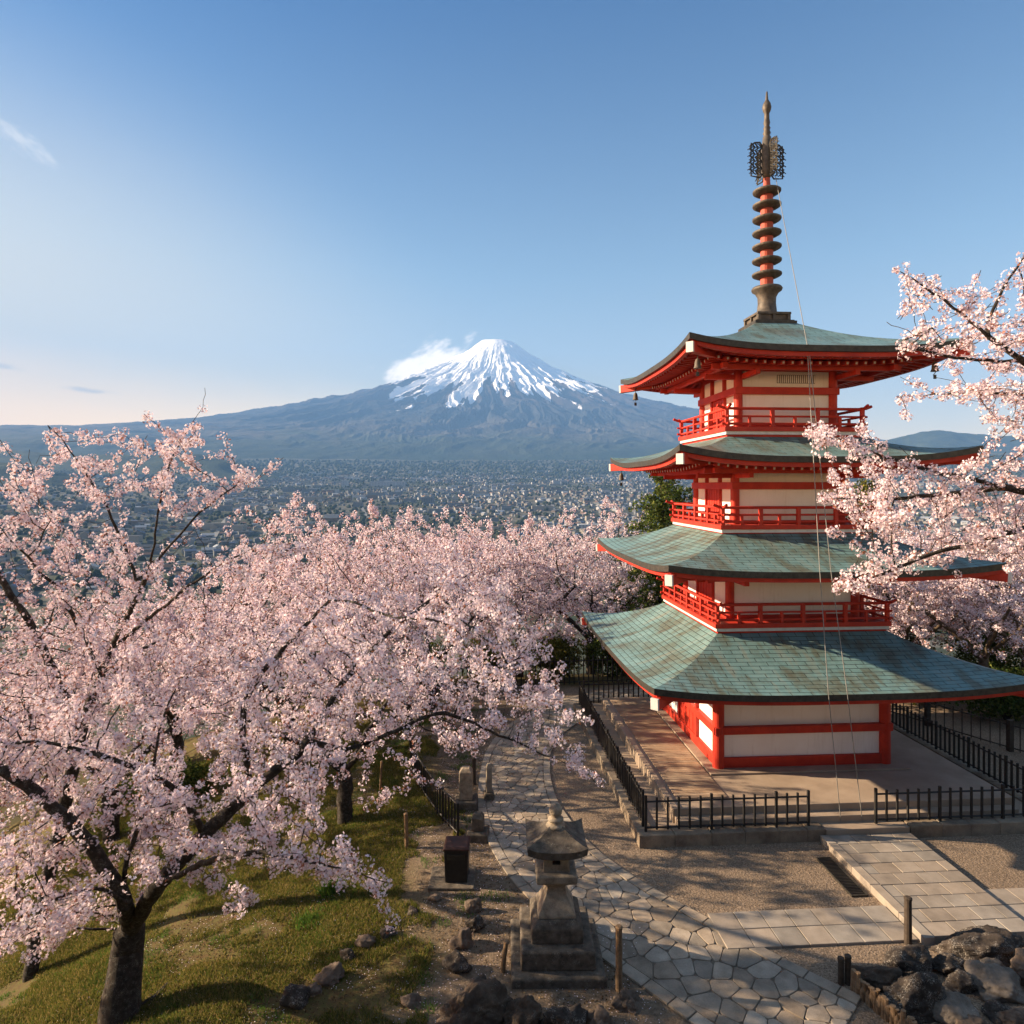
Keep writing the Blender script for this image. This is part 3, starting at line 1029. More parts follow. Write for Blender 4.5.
def roof_tier(rt, re, zt, ze, lift, rw, zw):
    """top half-width rt at zt, eave half-width re at ze (mid), corner lift; underside reaches the wall rw at zw (all z from the base)"""
    ns, nt = 41, 15
    S, T = np.meshgrid(np.linspace(-1, 1, ns), np.linspace(0, 1, nt))
    R_ = rt + (re - rt) * T
    Zp = zt + (ze - zt) * (1.5 * T - 0.5 * T ** 2) + lift * T ** 2.2 * np.abs(S) ** 3.2
    V = np.stack([S * R_, -R_, Zp], -1).reshape(-1, 3)
    sl = np.concatenate([[0], np.cumsum(np.hypot(np.diff(R_[:, 0]), np.diff(Zp[:, ns // 2])))])
    UV = np.stack([S * R_, np.repeat(sl[:, None], ns, 1)], -1).reshape(-1, 2)
    ix = np.arange(ns * nt).reshape(nt, ns)
    F = np.stack([ix[:-1, :-1], ix[1:, :-1], ix[1:, 1:], ix[:-1, 1:]], -1).reshape(-1, 4)
    Vs, Fs, Us = [], [], []
    for k in range(4):
        Vs.append(rot_v(V, k))
        Fs.append(F + k * len(V))
        Us.append(UV + [k * 3.3, 0])
    roof = mesh_np('roof', np.concatenate(Vs), np.concatenate(Fs), MAT['roof'], pg, np.concatenate(Us), smooth=True)
    s1 = np.linspace(-1, 1, ns)

    def band(name, mat, prof, parent, both=True):
        """sweep a profile of (inset from the eave, drop below the eave line) round the four eaves"""
        VV, FF = [], []
        m = len(prof)
        for k in range(4):
            base = k * ns * m
            P = []
            for ins, dz in prof:
                r_ = re - ins
                P.append(np.stack([s1 * r_, -np.full(ns, r_), ze + lift * np.abs(s1) ** 3.2 * ((r_ - rt) / (re - rt)) ** 2.2 + dz], -1))
            VV.append(rot_v(np.concatenate(P), k))
            for q in range(m):
                q2 = (q + 1) % m
                for i in range(ns - 1):
                    FF.append((base + q * ns + i, base + q * ns + i + 1, base + q2 * ns + i + 1, base + q2 * ns + i))
        return mesh_np(name, np.concatenate(VV), [tuple(map(int, f)) for f in FF], mat, parent)

    band('eave_edge', MAT['dark_metal'], [(0.0, 0.0), (0.0, -0.17), (0.14, -0.17), (0.14, -0.02)], roof)
    band('fascia', MAT['red'], [(0.10, -0.172), (0.10, -0.29), (0.24, -0.29), (0.24, -0.172)], roof)
    # soffit
    m2 = 8
    VV, FF = [], []
    for k in range(4):
        P = []
        for q in range(m2):
            t_ = q / (m2 - 1)
            r_ = (re - 0.16) * (1 - t_) + (rw - 0.02) * t_
            z_ = (ze - 0.19) * (1 - t_) + zw * t_
            P.append(np.stack([s1 * r_, -np.full(ns, r_), z_ + lift * np.abs(s1) ** 3.2 * (1 - t_) ** 1.3], -1))
        VV.append(rot_v(np.concatenate(P), k))
        for q in range(m2 - 1):
            for i in range(ns - 1):
                b_ = k * ns * m2
                FF.append((b_ + q * ns + i, b_ + q * ns + i + 1, b_ + (q + 1) * ns + i + 1, b_ + (q + 1) * ns + i))
    mesh_np('soffit', np.concatenate(VV), FF, MAT['red'], roof)

    def under(x, r_):
        t_ = (re - 0.16 - r_) / (re - 0.16 - rw)
        s_ = min(1, abs(x) / r_)
        return (ze - 0.19) * (1 - t_) + zw * t_ + lift * s_ ** 3.2 * (1 - t_) ** 1.3

    # two rows of rafters per side with pale ends
    for k in range(4):
        mb, me_ = MB(), MB()
        for (ra, rb, drop, w_) in ((re - 0.30, re - 1.35, 0.09, 0.085), (re - 0.95, rw + 0.02, 0.24, 0.11)):
            n_ = int(2 * (re - 0.3) / 0.27)
            for i in range(n_ + 1):
                x = -(re - 0.35) + i * 2 * (re - 0.35) / n_
                rin = max(rb, abs(x) + 0.05)
                if rin > ra - 0.1: continue
                a = Vector((x, -ra, under(x, ra) - drop))
                b = Vector((x, -rin, under(x, rin) - drop))
                mb.bar(SIDES[k] @ a, SIDES[k] @ b, w_, w_ * 1.15)
                e = SIDES[k] @ a
                dirn = (SIDES[k] @ (a - b)).normalized()
                me_.bar(e + dirn * 0.002, e + dirn * 0.012, w_ * 0.5, w_ * 0.6)
        rf_ = mb.build('rafters', MAT['red'], roof)
        me_.build('rafter_ends', MAT['white'], rf_)
        # purlin carried by the brackets
        pu = MB()
        rp = rw + (re - rw) * 0.42
        zpu = under(0, rp) - 0.36
        pu.bar(SIDES[k] @ Vector((-rp - .3, -rp, zpu)), SIDES[k] @ Vector((rp + .3, -rp, zpu)), 0.14, 0.16)
        for x in (-rw, rw):
            pu.bar(SIDES[k] @ Vector((x, -rw, zpu - 0.13)), SIDES[k] @ Vector((x, -rp - .12, zpu - 0.13)), 0.13, 0.16)
        pu.build('bracket_arms', MAT['red'], roof)
    # hip beams with painted caps
    for k in range(4):
        c = Vector((-1, -1, 0))
        zi, zo = zw - 0.1, ze + lift - 0.40
        a, b = SIDES[k] @ (c * rw) + Vector((0, 0, zi - .05)), SIDES[k] @ (c * (re - 0.03)) + Vector((0, 0, zo))
        mid = SIDES[k] @ (c * (rw + (re - rw) * 0.55)) + Vector((0, 0, zi + (zo - zi) * 0.30 - 0.05))
        hb = MB().bar(a, mid, 0.20, 0.30).bar(mid, b, 0.20, 0.28).build('hip_beam', MAT['red'], roof)
        d = (b - mid).normalized()
        MB().bar(b - d * 0.02, b + d * 0.05, 0.205, 0.285).build('beam_cap', MAT['white'], hb)
    return roof


def wall_tier(rw, z0, z1, mid=None, doors=True, vent=False, base_h=0.3):
    w = MB()
    w.box(-rw, rw, -rw, rw, z0, z1)
    wall = w.build('wall', MAT['plaster'], pg)
    cr = 0.17 if rw > 2 else 0.135
    for sx in (-1, 1):
        for sy in (-1, 1):
            MB().tube([(sx * rw, sy * rw, z0), (sx * rw, sy * rw, z1 + .1)], cr, 20).build('column', MAT['red'], wall, smooth=False)
    for k in range(4):
        b = MB()
        R = SIDES[k]

        def pl(x0, x1, za, zb_, pr):
            P = [(x0, -rw - pr, za), (x1, -rw - pr, za), (x1, -rw + .01, za), (x0, -rw + .01, za), (x0, -rw - pr, zb_), (x1, -rw - pr, zb_), (x1, -rw + .01, zb_), (x0, -rw + .01, zb_)]
            return [R @ Vector(p) for p in P]
        BF = [(0, 3, 2, 1), (4, 5, 6, 7), (0, 1, 5, 4), (1, 2, 6, 5), (2, 3, 7, 6), (3, 0, 4, 7)]
        x_ = rw - cr * 0.8
        b.add(pl(-x_, x_, z0, z0 + base_h, 0.09), BF)
        b.add(pl(-x_, x_, z1 - 0.26, z1, 0.075), BF)
        if mid is not None:
            b.add(pl(-x_ - cr * 1.9, x_ + cr * 1.9, mid - 0.11, mid + 0.11, 0.15), BF)
        b.build('wall_beams', MAT['red'], wall, bevel=0.012)
        if doors and k in (1, 3):
            top = (z1 - 0.262) if mid is None or rw < 2 and False else (mid - 0.112 if mid - z0 > 0.9 else z1 - 0.262)
            dw = rw * 0.32
            d_ = MB().add(pl(-dw, dw, z0 + base_h + .002, top, 0.05), BF).build('door', MAT['red'], wall)
            f_ = MB()
            for x in (-dw - .05, dw + .05):
                f_.add(pl(x - .06, x + .06, z0 + base_h + .002, z1 - 0.262, 0.10), BF)
            nb = 5
            for i in range(nb + 1):
                x = -dw + (i + .0) * 2 * dw / nb
                f_.add(pl(x - .012, x + .012, z0 + base_h + .03, top - .02, 0.062), BF)
            f_.build('door_frame', MAT['red'], d_)
        if vent and k == 0:
            v_ = MB().add(pl(-.28, .95, z1 - 0.62, z1 - 0.36, 0.012), BF).build('vent', MAT['dark_metal'], wall)
            g_ = MB()
            for i in range(19):
                x = -.25 + i * 1.17 / 18
                g_.add(pl(x - .017, x + .017, z1 - 0.61, z1 - 0.37, 0.03), BF)
            g_.build('grille', MAT['plaster'], v_)
    return wall


def balcony(rb, zd, zr):
    """deck half-width rb at zd with a rail whose top is at zr"""
    dk = MB().box(-rb, rb, -rb, rb, zd - 0.13, zd).build('balcony', MAT['red'], pg)
    m_ = MB().box(-rb + .05, rb - .05, -rb + .05, rb - .05, zd - 0.23, zd - 0.132)
    m_.build('white_band', MAT['white'], dk)
    MB().box(-rb + .11, rb - .11, -rb + .11, rb - .11, zd - 0.50, zd - 0.232).build('balcony_base', MAT['red'], dk)
    r_ = rb - 0.09
    for k in range(4):
        R = SIDES[k]
        t_ = MB()
        for zz, rr_, ov in ((zr, 0.045, .30), (zd + (zr - zd) * .58, 0.032, .16), (zd + .10, 0.04, .16)):
            up = 0.09 if ov > .2 else 0.0
            pts = [(-r_ - ov, -r_, zz + up), (-r_ - ov * .4, -r_, zz + up * .25), (-r_ + .1, -r_, zz), (r_ - .1, -r_, zz), (r_ + ov * .4, -r_, zz + up * .25), (r_ + ov, -r_, zz + up)]
            t_.tube([R @ Vector(p) for p in pts], rr_, 8)
        t_.build('rail', MAT['red'], dk)
        np_ = max(3, int(round(2 * r_ / 1.25)))
        for i in range(np_ * 2):
            x = -r_ + i * 2 * r_ / (np_ * 2)
            big = i % 2 == 0
            c = R @ Vector((x, -r_, 0))
            h_ = (zr + (0.06 if i == 0 else 0.0)) if big else zd + (zr - zd) * .57
            w_ = 0.055 if big else 0.04
            MB().box(c.x - w_, c.x + w_, c.y - w_, c.y + w_, zd, h_).build('baluster', MAT['red'], dk, bevel=0.008)


Z = -ZB
wall_tier(2.56, 0.0, 3.25, 1.80 + Z, True, base_h=0.34)
roof_tier(2.62, 5.26, 4.66 + Z, 3.63 + Z, 0.26, 2.60, 3.75 + Z)
balcony(2.70, 4.95 + Z, 5.50 + Z)
wall_tier(1.98, 4.80 + Z, 6.35 + Z, None, True, base_h=0.28)
roof_tier(2.36, 4.73, 7.58 + Z, 6.72 + Z, 0.22, 1.98, 6.85 + Z)
balcony(2.43, 7.84 + Z, 8.36 + Z)
wall_tier(1.70, 7.7 + Z, 9.72 + Z, 9.02 + Z, True, base_h=0.25)
roof_tier(2.16, 4.29, 10.50 + Z, 9.82 + Z, 0.32, 1.70, 9.98 + Z)
balcony(2.22, 10.80 + Z, 11.36 + Z)
wall_tier(1.53, 10.7 + Z, 12.85 + Z, 11.98 + Z, True, vent=True, base_h=0.22)
r4 = roof_tier(0.55, 4.06, 14.42 + Z, 12.90 + Z, 0.30, 1.53, 13.05 + Z)
r4.location.x = 0.12

# spire
sp = MB().lathe([(0.70, 14.28), (0.70, 14.42), (0.64, 14.44), (0.64, 14.46)], 4, rot=math.pi / 4).build('spire', MAT['dark_metal'], pg, off=(-0.1, 0, ZB))
bx = MB()
bx.lathe([(0.50, 14.462), (0.50, 14.66)], 4, rot=math.pi / 4)
bx.lathe([(0.57, 14.662), (0.57, 14.74)], 4, rot=math.pi / 4)
for k in range(4):
    for x in (-.50, 0, .50):
        c = SIDES[k] @ Vector((x, -.52, 0))
        bx.box(c.x - .045, c.x + .045, c.y - .045, c.y + .045, 14.464, 14.659)
bx.build('spire_box', MAT['bronze'], sp, off=(-0.1, 0, ZB), bevel=0.008)
MB().lathe([(0.36, 14.742), (0.37, 14.80), (0.32, 14.86), (0.29, 15.15), (0.30, 15.35), (0.38, 15.50), (0.48, 15.57), (0.50, 15.63), (0.46, 15.69), (0.2, 15.71)], 28).build('spire_bowl', MAT['bronze'], sp, smooth=True, off=(-0.1, 0, ZB))
MB().lathe([(0.21, 15.70), (0.20, 18.9), (0.12, 19.02), (0.10, 19.5)], 16).build('spire_pole', MAT['red_dull'], sp, off=(-0.1, 0, ZB))
for i in range(1, 8):
    z = 15.62 + i * 0.466
    r_ = 0.485 - 0.004 * i
    MB().lathe([(0.25, z - .10), (0.36, z - .06), (r_ - .02, z - .01), (r_, z + .02), (r_, z + .06), (r_ - .03, z + .08), (0.36, z + .09), (0.22, z + .095)], 28).build('spire_ring', MAT['bronze'], sp, smooth=False, off=(-0.1, 0, ZB))
for k in range(4):
    R = Matrix.Rotation(k * math.pi / 2 + 0.12, 3, 'Z')
    fl = MB()
    z0, z1, w_ = 19.40, 20.52, 0.58
    out = [(0.16, z0 + .10), (w_ * .45, z0 - .03), (w_, z0), (w_, z1 - .12), (w_ * .8, z1), (w_ * .45, z1 + .03), (0.16, z1 - .1)]
    fl.tube([R @ Vector((x, 0, z)) for x, z in out], 0.028, 6)
    fr = random.Random(4)
    for j in range(9):
        zz = z0 + .07 + j * (z1 - z0 - .1) / 9
        for x in (0.17, 0.30, 0.43, 0.56):
            a = R @ Vector((x + (0.06 if j % 2 else 0), 0, zz))
            b = R @ Vector((min(w_, x + (0.0 if j % 2 else 0.12) + .02), 0, zz + (z1 - z0) / 9))
            fl.tube([a, (a + b) / 2 + R @ Vector((0.02, 0, 0.01)), b], 0.02, 5)
            fl.tube([a + R @ Vector((.09, 0, 0)), b - R @ Vector((.09, 0, 0))], 0.016, 5)
    fl.build('flame_plate', MAT['dark_metal'], sp, off=(-0.1, 0, ZB))
MB().lathe([(0.10, 19.35), (0.15, 19.45), (0.19, 19.6), (0.19, 20.2), (0.13, 20.75), (0.09, 20.8), (0.13, 20.88), (0.09, 20.98), (0.12, 21.05), (0.08, 21.12), (0.11, 21.22), (0.085, 21.35), (0.08, 21.55), (0.12, 21.62), (0.15, 21.75), (0.12, 21.88), (0.05, 22.0), (0.03, 22.25), (0.008, 22.3)], 16).build('spire_finial', MAT['bronze'], sp, smooth=True, off=(-0.1, 0, ZB))

# bells under the corners
bell_me = None
for lab, p in [('small bronze bell under the left front corner of the top roof', (-1, -1, 12.60, 3.45)), ('small bronze bell under the far left corner of the top roof', (-1, 1, 12.60, 3.45)),
               ('small bronze bell under the right front corner of the top roof', (1, -1, 12.60, 3.45)), ('small bronze bell under the far left corner of the second roof from the top', (-1, 1, 9.52, 3.9))]:
    sx, sy, zz, r_ = p
    if bell_me is None:
        bell = MB().lathe([(0.02, 0.0), (0.05, -0.02), (0.08, -0.10), (0.09, -0.22), (0.115, -0.28), (0.10, -0.285)], 14).tube([(0, 0, 0.0), (0, 0, .2)], 0.012, 5).build('wind_bell', MAT['bronze'])
        tg = MB().box(-.045, .045, -.006, .006, -.50, -.38).tube([(0, 0, -.26), (0, 0, -.39)], .006, 4).build('clapper', MAT['dark_metal'], bell)
        bell_me = bell
    else:
        bell = copy_tree(bell_me)
    bell.location = (XC + sx * (r_ + .05), YC + sy * r_, zz)
    tag(bell, lab, 'bell', 'wind bells under the roof corners')

# lightning cables
for lab, pts in [('thin grey cable from the spire down over the roof edges to the ground', [(XC + .35, YC - .1, 19.4), (9.46, YC - 3.9, 12.95), (9.33, YC - 4.80, 6.80), (9.28, YC - 5.32, 3.68), (9.72, 16.72, 0.20)]),
                 ('thin grey cable from the top roof edge down to the ground right of its twin', [(9.50, YC - 3.9, 12.95), (9.63, YC - 4.80, 6.80), (9.78, YC - 5.32, 3.68), (10.30, 16.72, 0.20)])]:
    tag(MB().tube(pts, 0.011, 5).build('lightning_cable', MAT['cable']), lab, 'cable', 'lightning cables down the front')

# ------------------------------------------------------------------ platform, kerb, steps
pf = empty('stone_platform', (XC, 21.5, 0), 0, 'low stone platform with a kerb carrying the red pagoda', 'platform')
off = (XC, 21.5, 0)
d_ = MB()
d_.box(5.35, 14.7, 17.0, 26.1, -0.2, 0.645)
d_.build('deck', MAT['deck'], pf, bevel=0.02, off=off)
bd = MB()
y = 17.5
while y < 25.9:
    bd.box(5.62, 7.0, y + .006, y + .135, 0.646, 0.672, stone_col(rr, .85, 1.1))
    y += 0.142
bd.build('deck_boards', simple('deck_boards', (0.24, 0.165, 0.11), (0.38, 0.28, 0.19), 3, 0.8, 0.3, 0.01, tint=True), pf, color=True, off=off)
MB().box(7.05, 13.1, 18.85, 24.9, 0.646, 0.70).build('plinth', MAT['deck'], pf, bevel=0.012, off=off)
kb = MB()


def kerb_run(a, b, w, z0, z1, ll=0.85):
    a, b = Vector((*a, 0)), Vector((*b, 0))
    L = (b - a).length
    d = (b - a) / L
    n_ = Vector((-d.y, d.x, 0))
    v = 0
    while v < L - .05:
        l = min(rr.uniform(ll * .8, ll * 1.25), L - v)
        q = [a + d * (v + .006), a + d * (v + l - .006), a + d * (v + l - .006) + n_ * w, a + d * (v + .006) + n_ * w]
        kb.stone([(p.x, p.y) for p in q], z0, z1 + rr.uniform(-.006, .006), 0.02, 0.02, stone_col(rr, .8, 1.08))
        v += l


MAT['kerb_t'] = simple('kerb_blocks', (0.13, 0.10, 0.075), (0.30, 0.245, 0.18), 2.2, 0.9, 0.6, 0.025, tint=True)
kerb_run((4.30, 16.36), (9.1, 16.36), 0.40, -.1, 0.31)
kerb_run((11.36, 16.36), (15.75, 16.36), 0.40, -.1, 0.31)
kerb_run((4.73, 16.78), (4.73, 26.6), 0.42, -.1, 0.31)
kerb_run((15.75, 16.78), (15.75, 26.6), 0.40, -.1, 0.31)
kerb_run((4.75, 26.62), (15.7, 26.62), 0.40, -.1, 0.31)
kb.build('kerb', MAT['kerb_t'], pf, color=True, off=off)
MB().box(4.74, 15.34, 16.77, 26.6, -.1, 0.27).build('ledge', MAT['deck'], pf, off=off)
st = MB()
st.box(9.12, 11.34, 16.37, 16.76, -.1, 0.285)
st.box(5.4, 14.6, 16.72, 16.998, 0.272, 0.46)
st.build('step', MAT['deck'], pf, bevel=0.015, off=off)
# ------------------------------------------------------------------ fences
bar_me = {}


def fence(name, label, pts, h, spacing=0.155, every=9, mat='iron', zf=None, cat='fence', group=None, post_r=0.031, bar_r=0.024, rails=(0.12, 0.88), pick=True):
    """posts, rails and pickets along a polyline of (x, y, z)"""
    root = empty(name, pts[0], 0, label, cat, group)
    P = np.array(pts, float)
    d = np.concatenate([[0], np.cumsum(np.linalg.norm(np.diff(P, axis=0), axis=1))])
    n_ = max(2, int(d[-1] / spacing))
    key = (name, h)
    o0 = Vector(pts[0])
    pp = [Vector([np.interp(d[-1] * i / n_, d, P[:, k]) for k in range(3)]) - o0 for i in range(n_ + 1)]
    rm = MB()
    for f in rails:
        rm.tube([p + Vector((0, 0, h * f)) for p in pp[::4] + [pp[-1]]], 0.024, 6)
    rm.build('rail', MAT[mat], root)
    proto = {}
    for i, p in enumerate(pp):
        is_post = i % every == 0 or i == n_
        if not is_post and not pick: continue
        kind = 'post' if is_post else 'picket'
        if kind not in proto:
            w_ = post_r if is_post else bar_r
            hh = h * (1.06 if is_post else 1.0)
            proto[kind] = MB().box(-w_, w_, -w_, w_, 0.0 if is_post else 0.05, hh).build(kind, MAT[mat], root, bevel=0.004)
            o = proto[kind]
        else:
            o = proto[kind].copy()
            COL.objects.link(o)
        o.location = p
    return root


fence('iron_fence', 'black iron picket fence on the kerb before the pagoda, left of the steps', [(4.52, 16.56, 0.305), (8.75, 16.56, 0.305)], 0.86, 0.28, 6, group='iron fences round the pagoda')
fence('iron_fence', 'black iron picket fence on the kerb before the pagoda, right of the steps', [(10.55, 16.56, 0.305), (15.45, 16.56, 0.305)], 0.86, 0.28, 6, group='iron fences round the pagoda')
fence('iron_fence', 'black iron picket fence running back along the left sunlit kerb of the platform', [(4.52, 16.84, 0.305), (4.52, 26.4, 0.305)], 0.88, 0.2, 7, group='iron fences round the pagoda')
fence('iron_fence', 'black iron picket fence running back along the right side of the platform', [(15.55, 16.84, 0.305), (15.5, 26.4, 0.305)], 0.88, 0.2, 7, group='iron fences round the pagoda')
fence('iron_fence', 'black iron picket fence across the back of the pagoda platform', [(4.7, 26.45, 0.305), (15.4, 26.45, 0.305)], 0.88, 0.2, 7, group='iron fences round the pagoda')
fp = [ground_hit(409, 740), ground_hit(412, 765), ground_hit(420, 790), ground_hit(437, 815), ground_hit(458, 838)]
fence('slope_fence', 'dark picket fence with a thin top rail along the grass beside the dark bin', [(p.x, p.y, p.z) for p in fp], 0.85, 0.19, 8, rails=(0.15, 1.0), bar_r=0.02)
fence('hedge_fence', 'dark picket fence before the shrubs where the stone path bends behind', [(x, y, gz(x, y)) for x, y in ((-3.0, 28.6), (0.2, 29.2), (3.5, 29.9), (8.0, 30.2))], 1.25, 0.22, 8)
fence('post_fence', 'low wire fence with pale wooden posts before the right hedge', [(x, y, gz(x, y)) for x, y in ((16.2, 26.5), (17.4, 23.8), (18.6, 21.2), (20.5, 18.5))], 1.0, 0.3, 9, 'darkwood', post_r=0.08, bar_r=0.014)

# ------------------------------------------------------------------ stone lantern
LX, LY = 1.72, 12.75
la = empty('stone_lantern', (LX, LY, 0), -0.06, 'weathered stone lantern with a hipped roof standing beside the flagstone path', 'lantern')
sq = dict(n=4, rot=math.pi / 4)
MB().lathe([(0.86, -.1), (0.86, 0.15), (0.82, 0.18)], **sq).build('base_step', MAT['lantern_dark'], la, bevel=0.03)
MB().lathe([(0.68, 0.182), (0.68, 0.50), (0.65, 0.53)], **sq).build('base_step', MAT['lantern_dark'], la, bevel=0.03)
MB().lathe([(0.48, 0.532), (0.48, 0.80), (0.44, 0.86), (0.37, 0.92)], **sq).build('base_step', MAT['lantern_dark'], la, bevel=0.025)
MB().lathe([(0.36, 0.922), (0.35, 0.97), (0.27, 1.12), (0.205, 1.27), (0.175, 1.40), (0.185, 1.45), (0.23, 1.47), (0.23, 1.50)], **sq).build('shaft', MAT['lantern'], la, bevel=0.02)
MB().lathe([(0.24, 1.502), (0.37, 1.57), (0.385, 1.59), (0.385, 1.71), (0.35, 1.73)], **sq).build('platform', MAT['lantern'], la, bevel=0.02)
fb = MB()
a_ = 0.245
for sx in (-1, 1):
    for sy in (-1, 1):
        fb.box(sx * a_ - .055 if sx > 0 else -a_ - .0, sx * a_ if sx > 0 else -a_ + .055, sy * a_ - .055 if sy > 0 else -a_, sy * a_ if sy > 0 else -a_ + .055, 1.732, 2.20)
MB2 = fb
for k in range(4):
    R = SIDES[k]
    for (x0, x1, z0, z1) in ((-.19, .19, 1.732, 1.86), (-.19, .19, 2.03, 2.20), (-.19, -.075, 1.86, 2.03), (.075, .19, 1.86, 2.03)):
        P = [R @ Vector(p) for p in ((x0, -.235, z0), (x1, -.235, z0), (x1, -.19, z0), (x0, -.19, z0), (x0, -.235, z1), (x1, -.235, z1), (x1, -.19, z1), (x0, -.19, z1))]
        fb.add(P, [(0, 3, 2, 1), (4, 5, 6, 7), (0, 1, 5, 4), (1, 2, 6, 5), (2, 3, 7, 6), (3, 0, 4, 7)])
fb.build('light_box', MAT['lantern'], la)
# curved hip roof with lifted corners
n_, m_ = 17, 9
V, F = [], []
for k in range(4):
    b_ = len(V)
    for j in range(m_):
        t_ = j / (m_ - 1)
        r_ = 0.12 + (0.565 - 0.12) * t_
        for i in range(n_):
            s_ = -1 + 2 * i / (n_ - 1)
            V.append(tuple(SIDES[k] @ Vector((s_ * r_, -r_, 2.53 - 0.27 * (1.35 * t_ - .35 * t_ * t_) + 0.09 * t_ ** 2 * abs(s_) ** 3))))
    for i in range(n_):
        s_ = -1 + 2 * i / (n_ - 1)
        V.append(tuple(SIDES[k] @ Vector((s_ * .545, -.545, 2.12 + 0.09 * abs(s_) ** 3))))
    for i in range(n_):
        s_ = -1 + 2 * i / (n_ - 1)
        V.append(tuple(SIDES[k] @ Vector((s_ * .22, -.22, 2.19))))
    for j in range(m_ + 1):
        F += [(b_ + j * n_ + i, b_ + (j + 1) * n_ + i, b_ + (j + 1) * n_ + i + 1, b_ + j * n_ + i + 1) for i in range(n_ - 1)]
mesh_np('lantern_roof', V, F, MAT['lantern_dark'], la)
MB().lathe([(0.16, 2.44), (0.19, 2.50), (0.16, 2.54), (0.11, 2.56), (0.155, 2.61), (0.15, 2.64), (0.09, 2.66), (0.08, 2.68), (0.12, 2.73), (0.13, 2.79), (0.10, 2.87), (0.03, 2.91)], 20).build('finial', MAT['lantern'], la, smooth=True)

# ------------------------------------------------------------------ bin, posts, markers, drain
bp = ground_hit(457, 886)
bn = empty('waste_bin', (bp.x, bp.y + .25, bp.z), -0.08, 'near black square bin with a dull reddish lid at the slope fence end', 'bin')
MB().box(-.62, .42, -.45, .42, -.15, 0.07).build('base_slab', MAT['lantern_dark'], bn, bevel=0.02)
MB().lathe([(0.25, 0.072), (0.275, 0.80)], 4, rot=math.pi / 4).build('body', MAT['iron'], bn, bevel=0.012)
MB().lathe([(0.29, 0.802), (0.29, 0.84), (0.24, 0.875)], 4, rot=math.pi / 4).build('lid', simple('rusty_lid', (0.035, 0.017, 0.014), (0.075, 0.032, 0.026), 5, 0.7, .2), bn, bevel=0.01)
MB().box(-.2, .2, -.292, -.265, 0.60, 0.72).build('slot', MAT['dark_metal'], bn)


def post(px, py, h, r, label, mat, lean=0.0, n=10):
    p = ground_hit(px, py)
    o = MB().tube([(0, 0, -.2), (lean * .5, 0, h * .5), (lean, 0, h)], [r * 1.05, r, r * .95], n).build('wooden_post', MAT[mat], bevel=0.006)
    MB().lathe([(r * 1.06, h - .03), (r * 1.1, h + .012), (r * .7, h + .03)], n, c=(lean, 0, 0)).build('cap', MAT[mat], o)
    o.location = p
    return tag(o, label, 'post', 'wooden posts')


post(619, 990, 1.12, 0.062, 'pale round wooden post beside the stone lantern', 'wood')
post(908, 945, 0.92, 0.07, 'dark wooden post at the edge of the slab walkway', 'darkwood')
post(502, 972, 0.55, 0.045, 'short leaning stake left of the lantern base', 'wood', 0.08)
post(407, 848, 0.85, 0.05, 'weathered stake on the grass slope near the bin', 'wood', -0.03)
post(380, 792, 0.9, 0.035, 'thin pale stake in the grass beside the cherry trunk', 'wood', 0.05)
post(474, 785, 0.8, 0.06, 'grey post by the left border of the stone path', 'darkwood')


def marker(px, py, w, h, label, mat='kerb'):
    p = ground_hit(px, py)
    o = empty('stone_marker', p, random.uniform(-.2, .2), label, 'marker', 'stone markers by the path')
    MB().lathe([(w * .9, -.15), (w * .9, .2), (w * .8, .24)], 4, rot=math.pi / 4).build('base', MAT['lantern_dark'], o, bevel=.02)
    MB().lathe([(w * .52, .242), (w * .5, h), (w * .3, h + .1)], 4, rot=math.pi / 4).build('pillar', MAT[mat], o, bevel=.02)
    return o


marker(466, 806, 0.36, 1.0, 'squat stone marker pillar on a base left of the flagstone path', 'lantern')
marker(478, 838, 0.30, 0.55, 'low dark stone marker just above the bin', 'lantern_dark')
marker(489, 800, 0.16, 0.95, 'slim stone pillar at the left border of the path', 'kerb')
p0 = (8.62, 14.85)
dr = empty('drain_grate', (*p0, 0.0), 0, 'black drain grate beside the slab walkway', 'grate')
b = MB()
for i in range(26):
    b.box(-.16, .16, -.72 + i * .056, -.72 + i * .056 + .03, 0.02, 0.034)
b.build('slats', MAT['iron'], dr)
MB().box(-.19, -.162, -.76, .76, 0.0, .04).box(.162, .19, -.76, .76, 0, .04).box(-.16, .16, -.76, -.73, 0, .04).box(-.16, .16, .735, .76, 0, .04).build('frame', MAT['dark_metal'], dr)
MB().box(-.16, .16, -.728, .733, 0.006, .012).build('pit', MAT['iron'], dr)

# ------------------------------------------------------------------ rocks
rk = random.Random(21)
MAT['rock_brown2'] = lichen_stone('dark_brown_boulder', (0.03, 0.022, 0.017), (0.12, 0.085, 0.06), (0.25, 0.22, 0.18), 0.68, 3)


